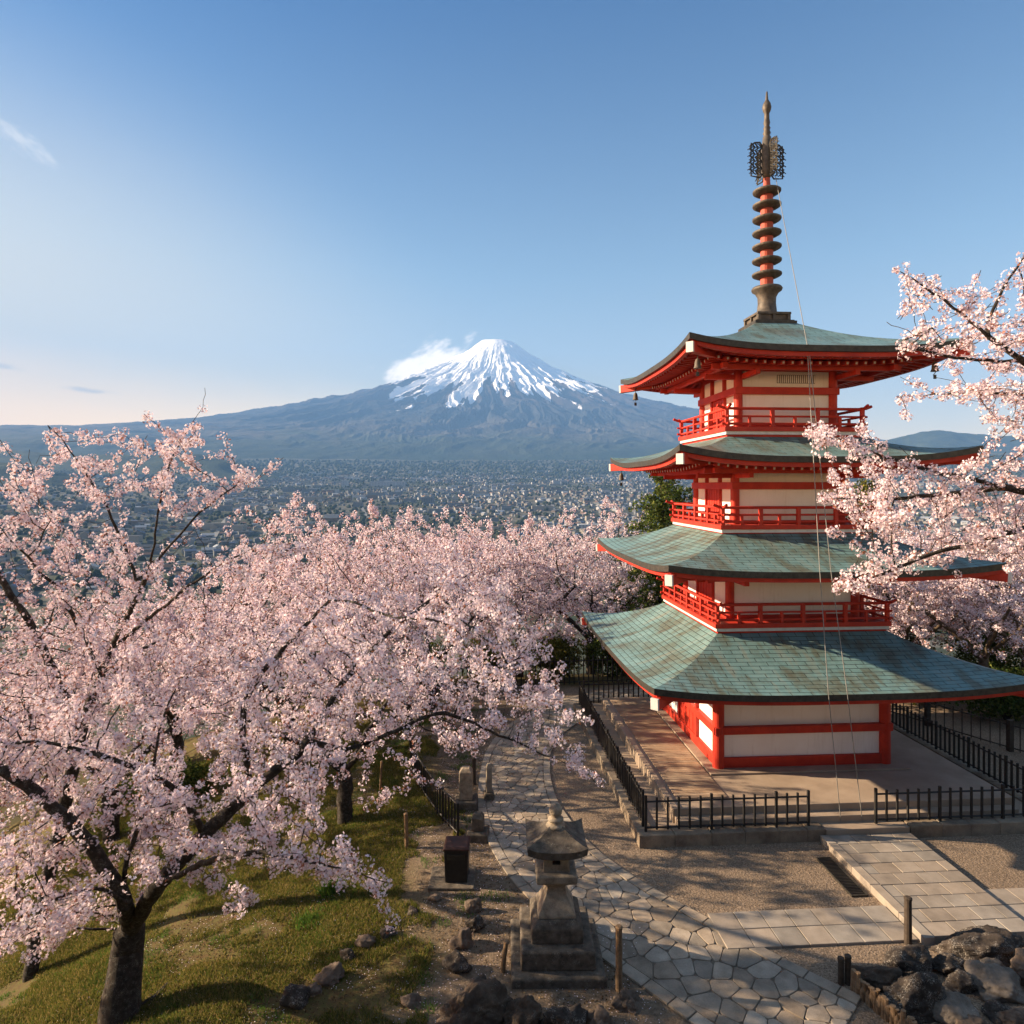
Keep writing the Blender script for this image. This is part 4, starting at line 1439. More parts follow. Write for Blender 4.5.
def rock(px, py, w, d, h, label, mat, group, flat=0.5, rz=None, sink=0.25, sub=5, rough=0.30):
    p = ground_hit(px, py)
    bm = bpy.data.meshes.new('rock')
    import bmesh
    q = bmesh.new()
    bmesh.ops.create_icosphere(q, subdivisions=sub, radius=1)
    s_ = Vector((rk.uniform(-99, 99), rk.uniform(-99, 99), rk.uniform(-99, 99)))
    planes = [(Vector((rk.gauss(0, 1), rk.gauss(0, 1), rk.gauss(0, .7))).normalized(), rk.uniform(0.55, 0.85)) for _ in range(15)]
    for v in q.verts:
        n = v.co.normalized()
        r_ = 1.0
        for pn, pd in planes:
            c = n.dot(pn)
            if c * r_ > pd: r_ = pd / c * .92 + r_ * .08
        r_ *= 1 + rough * mnoise.noise(n * 1.3 + s_) + 0.5 * rough * mnoise.noise(n * 3.1 + s_) + 0.30 * rough * mnoise.noise(n * 8 + s_) + 0.2 * rough * mnoise.noise(n * 18 + s_)
        v.co = Vector((n.x * w / 2, n.y * d / 2, n.z * h / 2)) * r_ * 1.15
        if v.co.z < 0: v.co.z *= 0.6
    q.to_mesh(bm)
    q.free()
    bm.polygons.foreach_set('use_smooth', np.ones(len(bm.polygons), dtype=bool))
    bm.materials.append(MAT[mat])
    o = bpy.data.objects.new('rock', bm)
    COL.objects.link(o)
    o.location = (p.x, p.y + d * .3, p.z + h * (0.5 - sink) * .7)
    o.rotation_euler = (rk.uniform(-.1, .1), rk.uniform(-.1, .1), rk.uniform(-.4, .4) if rz is None else rz)
    return tag(o, label, 'rock', group)


G1 = 'boulders of the rockery'
rock(992, 966, 1.66, 0.9, 0.68, 'largest dark lichened boulder at the top of the rockery by the slabs', 'rock_dark', G1, rz=0.05)
rock(917, 980, 1.00, 0.6, 0.53, 'dark boulder just below the dark wooden post', 'rock_dark', G1, rz=0.0)
rock(888, 991, 0.95, 0.55, 0.46, 'dark brown boulder beside the twin stump posts', 'rock_brown2', G1, rz=-.1)
rock(922, 1019, 1.09, 0.8, 0.78, 'big speckled dark boulder with a brown foot behind the log edging', 'rock_dark', G1, rz=.3)
rock(957, 1021, 0.74, 0.55, 0.46, 'smooth rounded grey brown boulder at the foot of the rockery', 'rock_grey', G1, rough=0.14)
rock(1002, 1000, 1.09, 0.7, 0.53, 'broad grey slab like boulder right of the rounded one', 'rock_grey', G1, rough=0.25)
rock(998, 978, 0.59, 0.4, 0.29, 'flat grey stone under the largest dark boulder', 'rock_grey', G1, rough=0.2)
rock(968, 994, 0.52, 0.45, 0.40, 'small speckled dark stone wedged above the rounded one', 'rock_dark', G1)
rock(953, 976, 0.66, 0.5, 0.40, 'jagged dark stone under the left end of the largest boulder', 'rock_dark', G1)
rock(1003, 1021, 0.43, 0.4, 0.26, 'small dark stone at the bottom of the rockery', 'rock_dark', G1)
rock(1020, 1030, 0.57, 0.5, 0.32, 'tan stone at the bottom right corner of the rockery', 'rock_brown', G1)
rock(980, 1034, 0.52, 0.4, 0.24, 'small brown stone under the rounded grey brown boulder', 'rock_brown', G1)
rock(1045, 990, 0.95, 0.8, 0.64, 'brown boulder at the right end of the rockery', 'rock_brown', G1)
G2 = 'rocks edging the foreground bank'
rock(470, 1030, 1.15, 0.7, 0.85, 'largest dark rock in the row below the stone lantern', 'rock_brown2', G2)
rock(524, 1030, 0.7, 0.5, 0.62, 'dark rock second in the row below the lantern', 'rock_brown2', G2)
rock(565, 1036, 0.7, 0.5, 0.60, 'dark rounded rock directly below the lantern base', 'rock_dark', G2)
rock(601, 1030, 0.45, 0.35, 0.35, 'small brown rock between the lantern base and the pale post', 'rock_brown', G2)
rock(627, 1012, 0.5, 0.4, 0.42, 'grey brown rock at the foot of the pale post', 'rock_brown', G2)
G3 = 'small rocks along the soil edge'
for px, py, w, h, m, lab in [(462, 950, .48, .42, 'rock_brown', 'reddish brown rock in the soil left of the lantern'), (475, 932, .42, .34, 'rock_dark', 'dark rounded rock just left of the lantern base'), (472, 912, .38, .32, 'rock_brown', 'brown rock below the bin slab'), (459, 975, .5, .4, 'rock_dark', 'dark rock below the reddish brown one'),
                             (388, 938, .36, .28, 'rock_dark', 'dark stone highest in the row crossing the soil edge'), (366, 948, .4, .26, 'rock_brown', 'brown stone second from the top of the soil edge row'), (330, 985, .52, .36, 'rock_brown', 'largest brown stone in the soil edge row'), (293, 1008, .55, .4, 'rock_dark', 'dark stone lowest in the soil edge row'), (312, 996, .35, .22, 'rock_brown', 'small brown stone between the two lowest of the soil edge row'),
                             (348, 962, .34, .24, 'rock_dark', 'small dark stone midway along the soil edge row'), (410, 1008, .4, .2, 'rock_brown', 'flat brown stone left of the largest foreground rock'), (413, 915, .3, .2, 'rock_dark', 'small dark stone in the soil below the bin'), (436, 902, .26, .18, 'rock_brown', 'smallest brown stone beside the bin slab')]:
    rock(px, py, w, w * .75, h, lab, m, G3, sub=4)

# log edging before the rockery
le = empty('log_edging', ground_hit(852, 985), 0, 'row of short upright logs edging the rockery', 'edging')
pts = [ground_hit(853, 992), ground_hit(866, 1004), ground_hit(880, 1016), ground_hit(897, 1031), ground_hit(915, 1046)]
P = smooth_line([(p.x, p.y) for p in pts], 24)
for i in range(24):
    r_ = rk.uniform(.035, .048)
    h_ = 0.36 + rk.uniform(-.08, .06)
    o = MB().tube([(0, 0, -.1), (rk.uniform(-.01, .01), 0, h_ * .5), (rk.uniform(-.015, .015), 0, h_)], [r_, r_, r_ * .9], 9).build('log', MAT['wood'], le)
    o.location = (P[i, 0] - le.location.x, P[i, 1] - le.location.y, gz(*P[i]) - le.location.z)
for i, (px, h_, lab) in enumerate([(841, .46, 'left one of two dark stump posts at the end of the log edging'), (848, .5, 'right one of two dark stump posts at the end of the log edging')]):
    post(px, 984, h_, .055, lab, 'darkwood')

# fallen branches on the slope
for lab, q in [('bare fallen branch lying on the grass left of the soil edge', [(140, 1008), (158, 996), (168, 985)])]:
    tag(MB().tube([ground_hit(*c) + Vector((0, 0, .03)) for c in q], [.045, .05, .035, .02][:len(q)], 7).build('fallen_branch', MAT['bark']), lab, 'branch')
# ------------------------------------------------------------------ trees
def grow(guides, attr, step, infl, kill, rng, maxit=90, up=0.08):
    """skeleton that starts as the guide limbs and grows into the attraction points"""
    P, par = [], []
    for gi, gl in enumerate(guides):
        gl = [Vector(p) for p in gl]
        L = sum((gl[i + 1] - gl[i]).length for i in range(len(gl) - 1))
        Q = smooth_line([tuple(p) for p in gl], max(3, int(L / step) + 1))
        if gi == 0:
            last = -1
            st = 0
        else:
            last = int(np.argmin(((np.array(P) - Q[0]) ** 2).sum(1)))
            st = 1
        for q in Q[st:]:
            P.append(np.array(q) + rng.normal(0, step * .06, 3) * (gi > 0 or len(P) > 2))
            par.append(last)
            last = len(P) - 1
    P = [np.array(p) for p in P]
    A = np.asarray(attr, float)
    alive = np.ones(len(A), bool)
    nd = np.full(len(A), 1e9)
    ni = np.zeros(len(A), int)
    new = list(range(len(P)))
    for it in range(maxit):
        B = np.array([P[i] for i in new])
        if len(B):
            for c in range(0, len(B), 400):
                D2 = ((A[:, None] - B[None, c:c + 400]) ** 2).sum(2)
                j = D2.argmin(1)
                m = D2[np.arange(len(A)), j]
                upd = m < nd
                nd[upd] = m[upd]
                ni[upd] = np.array(new)[c:c + 400][j[upd]]
        alive &= nd > kill ** 2
        act = alive & (nd < infl ** 2)
        if not act.any(): break
        PA = np.array(P)
        dv = A[act] - PA[ni[act]]
        dv /= np.linalg.norm(dv, axis=1, keepdims=True)
        acc = np.zeros((len(P), 3))
        np.add.at(acc, ni[act], dv)
        src = np.unique(ni[act])
        new = []
        for s_ in src:
            v = acc[s_]
            l = np.linalg.norm(v)
            if l < 1e-3: continue
            v = v / l + rng.normal(0, .14, 3) + np.array([0, 0, up])
            v /= np.linalg.norm(v)
            P.append(P[s_] + v * step)
            par.append(int(s_))
            new.append(len(P) - 1)
        if len(P) > 9000: break
    return np.array(P), np.array(par)


def add_shoots(P, par, rng, frac, lmin, lmax, upb, step, zmin=-1e9):
    kids = np.bincount(par[par >= 0], minlength=len(P))
    tips = np.where((kids == 0) & (P[:, 2] > zmin))[0]
    NP, Npar = list(P), list(par)
    for t in tips:
        for _ in range(rng.poisson(frac)):
            d = P[t] - P[par[t]]
            d = d / (np.linalg.norm(d) + 1e-6) + rng.normal(0, .45, 3) + np.array([0, 0, upb])
            d /= np.linalg.norm(d)
            L = rng.uniform(lmin, lmax)
            last = t
            for k in range(1, int(L / step) + 2):
                NP.append(P[t] + d * step * k + rng.normal(0, .012, 3))
                Npar.append(last)
                last = len(NP) - 1
    return np.array(NP), np.array(Npar)


def radii(par, rbase, rtip):
    n = len(par)
    kids = np.bincount(par[par >= 0], minlength=n)
    cnt = (kids == 0).astype(float)
    for i in range(n - 1, 0, -1):
        if par[i] >= 0: cnt[par[i]] += cnt[i]
    p = math.log(max(cnt[0], 2)) / math.log(rbase / rtip)
    return rtip * cnt ** (1 / p)


def branch_mesh(P, par, R, ns=6, flare=1.35):
    e = np.where(par >= 0)[0]
    a, b = P[par[e]], P[e]
    ra, rb = np.minimum(R[par[e]], R[e] * 1.35), R[e]
    # direction per node: mean of incoming and main outgoing
    d = (b - a)
    d /= np.linalg.norm(d, axis=1, keepdims=True) + 1e-9
    inc = np.zeros_like(P)
    inc[e] = d
    inc[0] = (0, 0, 1)
    da = inc[par[e]]
    main = np.zeros(len(P))
    np.maximum.at(main, par[e], R[e])
    ismain = R[e] >= main[par[e]] - 1e-9
    da = np.where(ismain[:, None], da, d)
    ra = np.where(ismain, R[par[e]], ra)

    def ring(c, dr, r):
        ref = np.array([[0.93, 0.31, 0.2]])
        u = np.cross(dr, ref)
        u /= np.linalg.norm(u, axis=1, keepdims=True) + 1e-9
        v = np.cross(dr, u)
        th = np.linspace(0, 2 * np.pi, ns, endpoint=False)
        return c[:, None] + (u[:, None] * np.cos(th)[None, :, None] + v[:, None] * np.sin(th)[None, :, None]) * r[:, None, None]
    rA, rB = ring(a, da, ra), ring(b, d, rb)
    V = np.concatenate([rA, rB], 1).reshape(-1, 3)
    k = np.arange(ns)
    f = np.stack([k, (k + 1) % ns, ns + (k + 1) % ns, ns + k], 1)
    F = (np.arange(len(e)) * 2 * ns)[:, None, None] + f[None]
    return V, F.reshape(-1, 4)


def unit(v): return v / (np.linalg.norm(v, axis=1, keepdims=True) + 1e-9)


def clump_points(P, par, R, rng, rmax, per_m, jit):
    e = np.where((par >= 0) & (R < rmax))[0]
    a, b = P[par[e]], P[e]
    L = np.linalg.norm(b - a, axis=1)
    n = rng.poisson(L * per_m)
    i = np.repeat(np.arange(len(e)), n)
    t = rng.random(len(i))[:, None]
    return a[i] * (1 - t) + b[i] * t + rng.normal(0, jit, (len(i), 3))


def flowers(C, rng, nper, rad, fr, near=True, jr=0.35):
    """clumps at C, each a ball of flowers; near flowers have five petals, far ones are single bent faces"""
    N = len(C) * nper
    dirs = unit(rng.normal(0, 1, (N, 3)))
    rr_ = rad * rng.uniform(1 - jr, 1 + jr, len(C)).repeat(nper) * rng.uniform(0.75, 1.08, N)
    c = C.repeat(nper, 0) + dirs * rr_[:, None]
    nrm = unit(dirs + rng.normal(0, .45, (N, 3)))
    u = unit(np.cross(nrm, rng.normal(0, 1, (N, 3))))
    v = np.cross(nrm, u)
    s = fr * rng.uniform(.75, 1.2, N)
    if near:
        V = [c]
        F = []
        for k in range(5):
            t = 2 * np.pi * k / 5
            for (dt, r_, h) in ((-.52, .72, .10), (0, 1.0, .28), (.52, .72, .10)):
                V.append(c + (u * math.cos(t + dt) + v * math.sin(t + dt)) * (s * r_)[:, None] + nrm * (s * h)[:, None])
        V = np.stack(V, 1)
        F = np.array([(0, 1 + 3 * k, 2 + 3 * k, 3 + 3 * k) for k in range(5)])
    else:
        V = np.stack([c - u * s[:, None], c - v * (s * .8)[:, None] + nrm * (s * .25)[:, None], c + u * s[:, None], c + v * (s * .8)[:, None] + nrm * (s * .25)[:, None]], 1)
        F = np.array([(0, 1, 2, 3)])
    m = V.shape[1]
    FF = (np.arange(N) * m)[:, None, None] + F[None]
    return V.reshape(-1, 3), FF.reshape(-1, 4)


def tree_obj(name, loc, sk, R, C, fl, petal, bark, label, cat, group, ns=10):
    P, par = sk
    root = empty(name, loc, 0, label, cat, group)
    off_ = np.array(loc)
    V, F = branch_mesh(P - off_, par, R, ns)
    # knobbly bark on the thick wood
    k = np.array([mnoise.noise(Vector(v) * 2.6) + .5 * mnoise.noise(Vector(v) * 7) for v in V]) if ns > 10 else np.zeros(len(V))
    cen = np.repeat(np.stack([P[par[par >= 0]], P[par >= 0]], 1).reshape(-1, 3) - off_, ns, 0)
    V = V + (V - cen) * (k * .14)[:, None]
    mesh_np('trunk', V, F, MAT[bark], root, smooth=True)
    V, F = fl
    mesh_np('crown', V - off_, F, MAT[petal], root)
    return root


def region_points(poly, n, dfun, rng):
    poly = np.array(poly, float)
    lo, hi = poly.min(0), poly.max(0)
    out = []
    x, y = poly[:, 0], poly[:, 1]
    x2, y2 = np.roll(x, -1), np.roll(y, -1)
    while len(out) < n:
        q = rng.uniform(lo, hi)
        c = ((y > q[1]) != (y2 > q[1])) & (q[0] < (x2 - x) * (q[1] - y) / (y2 - y + 1e-9) + x)
        if c.sum() % 2: out.append(tuple(at(q[0], q[1], dfun(q[0], q[1], rng))))
    return np.array(out)


def smooth_noise_keep(A, rng, scale, thr):
    k = [mnoise.noise(Vector(a) * scale) for a in A]
    return A[np.array(k) > thr]


# --- big foreground cherry on the left
rg = np.random.default_rng(101)
bA = ground_hit(118, 1019)
polyA = [(-170, 660), (0, 700), (110, 668), (230, 640), (330, 600), (440, 548), (500, 570), (540, 640), (565, 715), (594, 772), (540, 745), (450, 680), (385, 700), (335, 750), (330, 820), (392, 872), (384, 888), (330, 880), (285, 862), (250, 912), (225, 905), (200, 852), (110, 890), (45, 950), (0, 962), (-170, 960)]


def dA(px, py, r):
    near = 9.2 - 0.0045 * max(0, py - 760)
    far = 14.2 - 0.008 * max(0, py - 700)
    return r.uniform(near, max(near + .8, far))


attrA = smooth_noise_keep(region_points(polyA, 4200, dA, rg), rg, 0.75, -0.06)
gA = [[bA + Vector((0.05, 0, -.3)), bA + Vector((0, 0, 0.1)), at(126, 955, bA.y), at(130, 930, bA.y)],
      [at(130, 930, bA.y), at(158, 885, 11.6), at(200, 838, 11.6), at(250, 790, 11.8), at(310, 745, 12.2), at(335, 690, 12.5), at(380, 640, 12.7), at(430, 600, 12.9), at(475, 570, 13)],
      [at(335, 755, 12.2), at(390, 735, 12.6), at(440, 708, 12.9), at(500, 735, 13.2), at(560, 762, 13.3), at(590, 776, 13.3)],
      [at(130, 930, bA.y), at(122, 890, 11.5), at(128, 850, 11.3), at(150, 800, 11.2), at(160, 720, 11.2), at(190, 660, 11.3)],
      [at(160, 884, 11.5), at(205, 862, 10.4), at(260, 850, 9.7), at(330, 865, 9.3), at(388, 882, 9.2)],
      [at(132, 905, 11.5), at(95, 885, 10.6), at(50, 900, 9.6), at(5, 930, 9.2)],
      [at(128, 900, 11.4), at(80, 830, 11.2), at(20, 780, 11), at(-60, 740, 11)],
      [at(200, 825, 11.6), at(180, 790, 10.4), at(120, 760, 9.9), at(40, 740, 9.8)],
      [at(250, 790, 11.8), at(240, 700, 11.2), at(290, 640, 11), at(330, 600, 11.1)]]
sk = grow(gA, attrA, .2, 1.7, .40, rg, up=.02)
sk = add_shoots(*sk, rg, .9, .25, .8, .15, .14)
R_ = radii(sk[1], .25, .0045)
base_i = np.arange(len(R_)) < 8
R_ = np.where(np.arange(len(R_)) > 9, np.minimum(R_, .07 + .42 * R_), R_)
R_[:14] *= 1 + .55 * (1 - np.arange(14) / 14) ** 2
C = clump_points(*sk, R_, rg, .022, 8.0, .04)
fl = flowers(C, rg, 20, .085, .0235)
tree_obj('cherry_tree', tuple(bA), sk, R_, C, fl, 'petal_pale', 'bark', 'large foreground cherry tree with a thick dark forked trunk and pale pink blossom', 'tree', 'cherry trees in bloom', 16)
print('treeA', len(sk[0]), len(C), len(fl[1]))

# --- tall cherry on the left reaching above the horizon
bB = ground_hit(30, 978)
polyB = [(-170, 560), (-60, 470), (0, 490), (28, 450), (52, 432), (90, 455), (120, 438), (170, 425), (203, 408), (205, 450), (240, 440), (205, 500), (270, 475), (240, 530), (330, 545), (250, 600), (200, 660), (100, 720), (0, 770), (-170, 770)]
attrB = smooth_noise_keep(region_points(polyB, 3000, lambda a, b, r: r.uniform(10.6, 14.6), rg), rg, 0.9, -0.10)
gB = [[bB + Vector((0, 0, -.3)), bB + Vector((0, 0, .3)), at(48, 880, bB.y), at(66, 800, bB.y), at(80, 730, bB.y), at(110, 650, bB.y)],
      [at(110, 650, bB.y), at(150, 570, 12.6), at(165, 470, 12.7), at(185, 430, 12.8), at(203, 408, 12.8)],
      [at(140, 590, 12.6), at(110, 510, 12.3), at(70, 450, 12.2), at(48, 425, 12.2)],
      [at(110, 650, bB.y), at(190, 585, 12.9), at(250, 545, 13.2), at(320, 555, 13.4)],
      [at(150, 570, 12.6), at(200, 510, 12.8), at(245, 480, 13)],
      [at(80, 730, bB.y), at(40, 640, 12.2), at(-10, 560, 12), at(-60, 500, 11.8)],
      [at(100, 670, bB.y), at(60, 590, 11.6), at(10, 540, 11.3)]]
sk = grow(gB, attrB, .2, 1.7, .42, rg, up=.06)
sk = add_shoots(*sk, rg, .9, .3, .95, .45, .14)
R_ = radii(sk[1], .15, .0045)
C = clump_points(*sk, R_, rg, .02, 6.6, .04)
C = C[rg.random(len(C)) < .9]
fl = flowers(C, rg, 19, .082, .024)
tree_obj('cherry_tree', tuple(bB), sk, R_, C, fl, 'petal', 'bark', 'tall slender pink cherry tree at the left edge whose twigs rise above the valley', 'tree', 'cherry trees in bloom')
print('treeB', len(sk[0]), len(C), len(fl[1]))

# --- cherry reaching in from the right, its trunk outside the frame
bR = Vector((10.6, 7.4, gz(10.6, 7.4)))
polys = [([(897, 285), (915, 270), (935, 290), (950, 300), (985, 330), (1005, 300), (1024, 310), (1200, 290), (1200, 420), (1024, 420), (960, 398), (900, 398), (935, 378), (955, 365), (925, 345), (905, 318)], 900),
         ([(806, 422), (850, 432), (905, 455), (960, 470), (1024, 430), (1200, 420), (1200, 620), (1024, 570), (960, 560), (900, 580), (848, 592), (838, 580), (880, 545), (815, 505), (822, 490), (880, 492), (850, 460), (810, 450)], 1700),
         ([(985, 375), (1200, 375), (1200, 450), (1005, 440), (975, 410)], 420)]
attrR = np.concatenate([region_points(p, int(n * 1.5), lambda a, b, r: r.uniform(8.0, 10.4), rg) for p, n in polys])
attrR = smooth_noise_keep(attrR, rg, 1.3, -0.2)
gR = [[bR + Vector((0, 0, -.3)), bR + Vector((-.1, .1, 1.5)), bR + Vector((-.3, .5, 4.0)), at(1230, 560, 9.2)],
      [at(1230, 560, 9.2), at(1120, 510, 9.2), at(1024, 491, 9.1), at(960, 478, 9.0), at(890, 460, 8.9), at(820, 430, 8.9)],
      [at(1230, 560, 9.2), at(1180, 450, 9.4), at(1080, 400, 9.3), at(1024, 362, 9.2), at(985, 335, 9.1), at(940, 295, 9.0), at(893, 268, 9.0)],
      [at(1120, 510, 9.2), at(1024, 528, 8.8), at(960, 545, 8.7), at(900, 565, 8.6), at(850, 588, 8.6)],
      [at(1000, 487, 9.1), at(930, 497, 9.4), at(870, 500, 9.5), at(822, 497, 9.5)],
      [at(1080, 400, 9.3), at(1000, 392, 9.3), at(900, 396, 9.2)],
      [at(1024, 362, 9.2), at(960, 360, 9.2), at(900, 345, 9.1)],
      [at(985, 335, 9.1), at(1000, 290, 9.3), at(1030, 250, 9.5)]]
sk = grow(gR, attrR, .16, 1.2, .30, rg, up=.02)
sk = add_shoots(*sk, rg, .9, .2, .55, .2, .11)
R_ = radii(sk[1], .15, .0042)
C = clump_points(*sk, R_, rg, .02, 9.5, .03)
fl = flowers(C, rg, 17, .062, .019)
tree_obj('cherry_tree', tuple(bR), sk, R_, C, fl, 'petal', 'bark', 'cherry branches with pink blossom reaching in from the right before the pagoda', 'tree', 'cherry trees in bloom')
print('treeR', len(sk[0]), len(C), len(fl[1]))

# --- generic cherries, five kinds
kinds = []
for kd in range(5):
    r_ = np.random.default_rng(200 + kd)
    n = 1500
    th, q = r_.uniform(0, 2 * np.pi, n), np.sqrt(r_.uniform(0.0, 1, n))
    X, Y = np.cos(th) * q * 4.1, np.sin(th) * q * 4.1
    lob = np.array([mnoise.noise(Vector((x * .45, y * .45, kd * 7.7))) for x, y in zip(X, Y)])
    top = 6.1 - 0.135 * (q * 4.1) ** 2 + lob * 1.7
    Zt = top - r_.uniform(0, 1, n) ** 1.6 * 2.6
    Aq = np.stack([X, Y, np.maximum(Zt, 2.1)], -1)
    Aq = smooth_noise_keep(Aq + [kd * 31, 0, 0], r_, .8, -.12) - [kd * 31, 0, 0]
    gl = [[(0, 0, -.4), (0, 0, .2), (r_.uniform(-.15, .15), r_.uniform(-.15, .15), 1.5)]]
    for m in range(5):
        a = m * 2 * math.pi / 5 + r_.uniform(-.4, .4)
        l = r_.uniform(2.2, 3.2)
        gl.append([(gl[0][-1][0], gl[0][-1][1], 1.35 + .1 * (m % 3)), (math.cos(a) * l * .35, math.sin(a) * l * .35, 2.5), (math.cos(a) * l, math.sin(a) * l, 3.9)])
    sk = grow(gl, Aq, .26, 2.2, .46, r_, up=.03)
    sk = add_shoots(*sk, r_, 1.2, .3, 1.0, .3, .16)
    R_ = radii(sk[1], .22, .005)
    C = clump_points(*sk, R_, r_, .022, 5.6, .055)
    V, F = branch_mesh(*sk, R_)
    fV, fF = flowers(C, r_, 12, .10, .037, near=False)
    kinds.append(((V, F), (fV, fF)))
    print('kind', kd, len(sk[0]), len(C), len(fF))
kmesh = {}


def cherry(kd, x, y, s, rz, label, petal='petal', bark='bark', sz=1.0, dz=0.0):
    z = gz(x, y) + dz
    root = empty('cherry_tree', (x, y, z), rz, label, 'tree', 'cherry trees in bloom')
    root.scale = (s, s, s * sz)
    key = (kd, petal, bark)
    if key not in kmesh:
        (V, F), (fV, fF) = kinds[kd]
        a = mesh_np('trunk', V, F, MAT[bark], root, smooth=True)
        b = mesh_np('crown', fV, fF, MAT[petal], root)
        kmesh[key] = (a, b)
    else:
        for q in kmesh[key]:
            c = q.copy()
            COL.objects.link(c)
            c.parent = root
    return root


#@@CHERRIES
pT = ground_hit(345, 822)
for args in [
    (0, pT.x, pT.y, .95, 0.4, 'cherry tree with a stout dark trunk on the grass behind the foreground tree', 'petal_pale'),
    (1, -6.4, 24.6, 1.05, 2.0, 'cherry tree with a mossy trunk left of the stout trunk on the slope', 'petal_pale'),
    (2, -11.5, 22.6, 1.2, 1.1, 'cherry tree rising between the tall left tree and the grass slope'),
    (3, -1.4, 27.2, 1.05, 4.0, 'cherry tree over the bend of the stone path'),
    (4, -6.2, 28.0, 1.25, 0.2, 'cherry tree in the middle of the crowd with its top against the town'),
    (0, -11.5, 27.5, 1.2, 3.0, 'cherry tree with a rounded top behind the tall left tree'),
    (1, -17.5, 25.5, 1.2, 5.1, 'cherry tree low at the left edge behind the tall one', ),
    (2, 2.6, 33.0, 1.2, 2.5, 'cherry tree behind the dark hedge fence left of the pagoda'),
    (3, -3.0, 35.0, 1.42, 1.0, 'cherry tree standing tallest against the town in the middle'),
    (4, -9.3, 36.5, 1.35, 4.4, 'cherry tree in the back row left of the middle'),
    (0, 6.6, 35.0, 1.22, 5.5, 'cherry tree nearest the lower left roof corner of the pagoda'),
    (1, -16.0, 36.0, 1.3, 0.7, 'cherry tree in the back row behind the left tree tops'),
    (2, -23.5, 33.0, 1.3, 1.9, 'cherry tree far at the left edge of the back row'),
    (3, 2.0, 40.5, 1.5, 3.6, 'cherry tree in the back row under the white factory hall'),
    (4, 8.0, 42.0, 1.5, 2.2, 'cherry tree in the back row beside the evergreen'),
    (0, -3.6, 43.0, 1.55, 4.9, 'cherry tree farthest back in the middle'),
    (2, 17.6, 30.0, 1.05, 0.5, 'cherry tree with pale trunks behind the right hedge', 'petal', 'bark_light'),
    (3, 22.0, 27.0, 1.1, 2.8, 'cherry tree at the right edge behind the wooden posts', 'petal', 'bark_light'),
    (2, 19.6, 28.6, 1.05, 4.1, 'cherry tree over the right hedge, its pale trunk forked low', 'petal', 'bark_light'),
    (1, 25.5, 30.5, 1.25, 0.3, 'cherry tree in the second row at the right edge'),
    (4, 24.5, 27.5, .95, 2.2, 'cherry tree at the right edge close behind the wire fence', 'petal', 'bark_light'),
    (1, 18.4, 31.0, 1.15, 1.2, 'cherry tree low above the right hedge, just past the lowest roof'),
    (3, 17.0, 33.0, 1.25, 5.9, 'cherry tree filling the gap right of the lowest roof'),
    (1, 14.0, 34.5, 1.25, 3.3, 'cherry tree just behind the right roofs of the pagoda'),
    (4, 21.5, 35.5, 1.35, 1.4, 'cherry tree in the back row right of the pagoda'),
    (0, 28.0, 34.0, 1.35, 5.0, 'cherry tree at the right edge of the back row'),
]:
    cherry(*args)

# ------------------------------------------------------------------ evergreens, hedges, shrubs
def conifer(x, y, h, w, label, seed, petal='leaf', z=None):
    r = np.random.default_rng(seed)
    z = gz(x, y) if z is None else z
    root = empty('evergreen_tree', (x, y, z), 0, label, 'tree', 'evergreen trees')
    P, par = [np.array((0, 0, -.5))], [-1]
    n0 = int(h / .35)
    for i in range(1, n0 + 1):
        P.append(np.array((r.normal(0, .03), r.normal(0, .03), h * i / n0)))
        par.append(i - 1)
    for i in range(int(n0 * .18), n0):
        f = 1 - i / n0
        for k in range(r.integers(5, 9)):
            a = r.uniform(0, 2 * np.pi)
            L = w * (f ** .6) * r.uniform(.55, 1.1) + .2
            last = i
            c = P[i].copy()
            for q in range(max(2, int(L / .35))):
                c = c + np.array((math.cos(a) * .35, math.sin(a) * .35, .10 - .05 * q + r.normal(0, .03)))
                a += r.normal(0, .15)
                P.append(c.copy())
                par.append(last)
                last = len(P) - 1
    P, par = np.array(P), np.array(par)
    R_ = radii(par, h * .022, .012)
    V, F = branch_mesh(P, par, R_)
    mesh_np('trunk', V, F, MAT['bark'], root, smooth=True)
    C = clump_points(P, par, R_, r, .05, 6, .12)
    V, F = flowers(C, r, 10, .20, .065, near=False, jr=.5)
    mesh_np('crown', V, F, MAT[petal], root)
    return root


conifer(10.0, 33.5, 10.6, 4.0, 'dark green evergreen between the left roofs of the pagoda and the town', 31)
conifer(11.2, 34.5, 9.8, 3.8, 'evergreen half hidden close behind the pagoda', 32)
conifer(19.5, 31.5, 9.4, 2.2, 'yellow green leafy tree top showing right of the pagoda', 33, 'leaf_yellow')


def shrub(x, y, w, d, h, label, petal, seed, n=900, cat='shrub', group='shrubs behind the path', name='shrub'):
    r = np.random.default_rng(seed)
    z = gz(x, y)
    root = empty(name, (x, y, z), 0, label, cat, group)
    st = MB()
    for k in range(7):
        a = r.uniform(0, 6.28)
        st.tube([(0, 0, -.1), (math.cos(a) * w * .15, math.sin(a) * d * .15, h * .4), (math.cos(a) * w * .35, math.sin(a) * d * .35, h * .8)], [.03, .022, .01], 5)
    st.build('stems', MAT['bark'], root)
    q = unit(r.normal(0, 1, (n, 3))) * (r.random((n, 1)) ** .4)
    k = np.array([mnoise.noise(Vector(v) * 2.2 + Vector((seed, 0, 0))) for v in q])
    q = q * (1 + .35 * k[:, None])
    C = np.stack([q[:, 0] * w / 2, q[:, 1] * d / 2, h * .5 + q[:, 2] * h * .5], -1)
    C = C[C[:, 2] > .05]
    V, F = flowers(C, r, 8, .13, .055, near=False, jr=.5)
    mesh_np('foliage', V, F, MAT[petal], root)
    return root


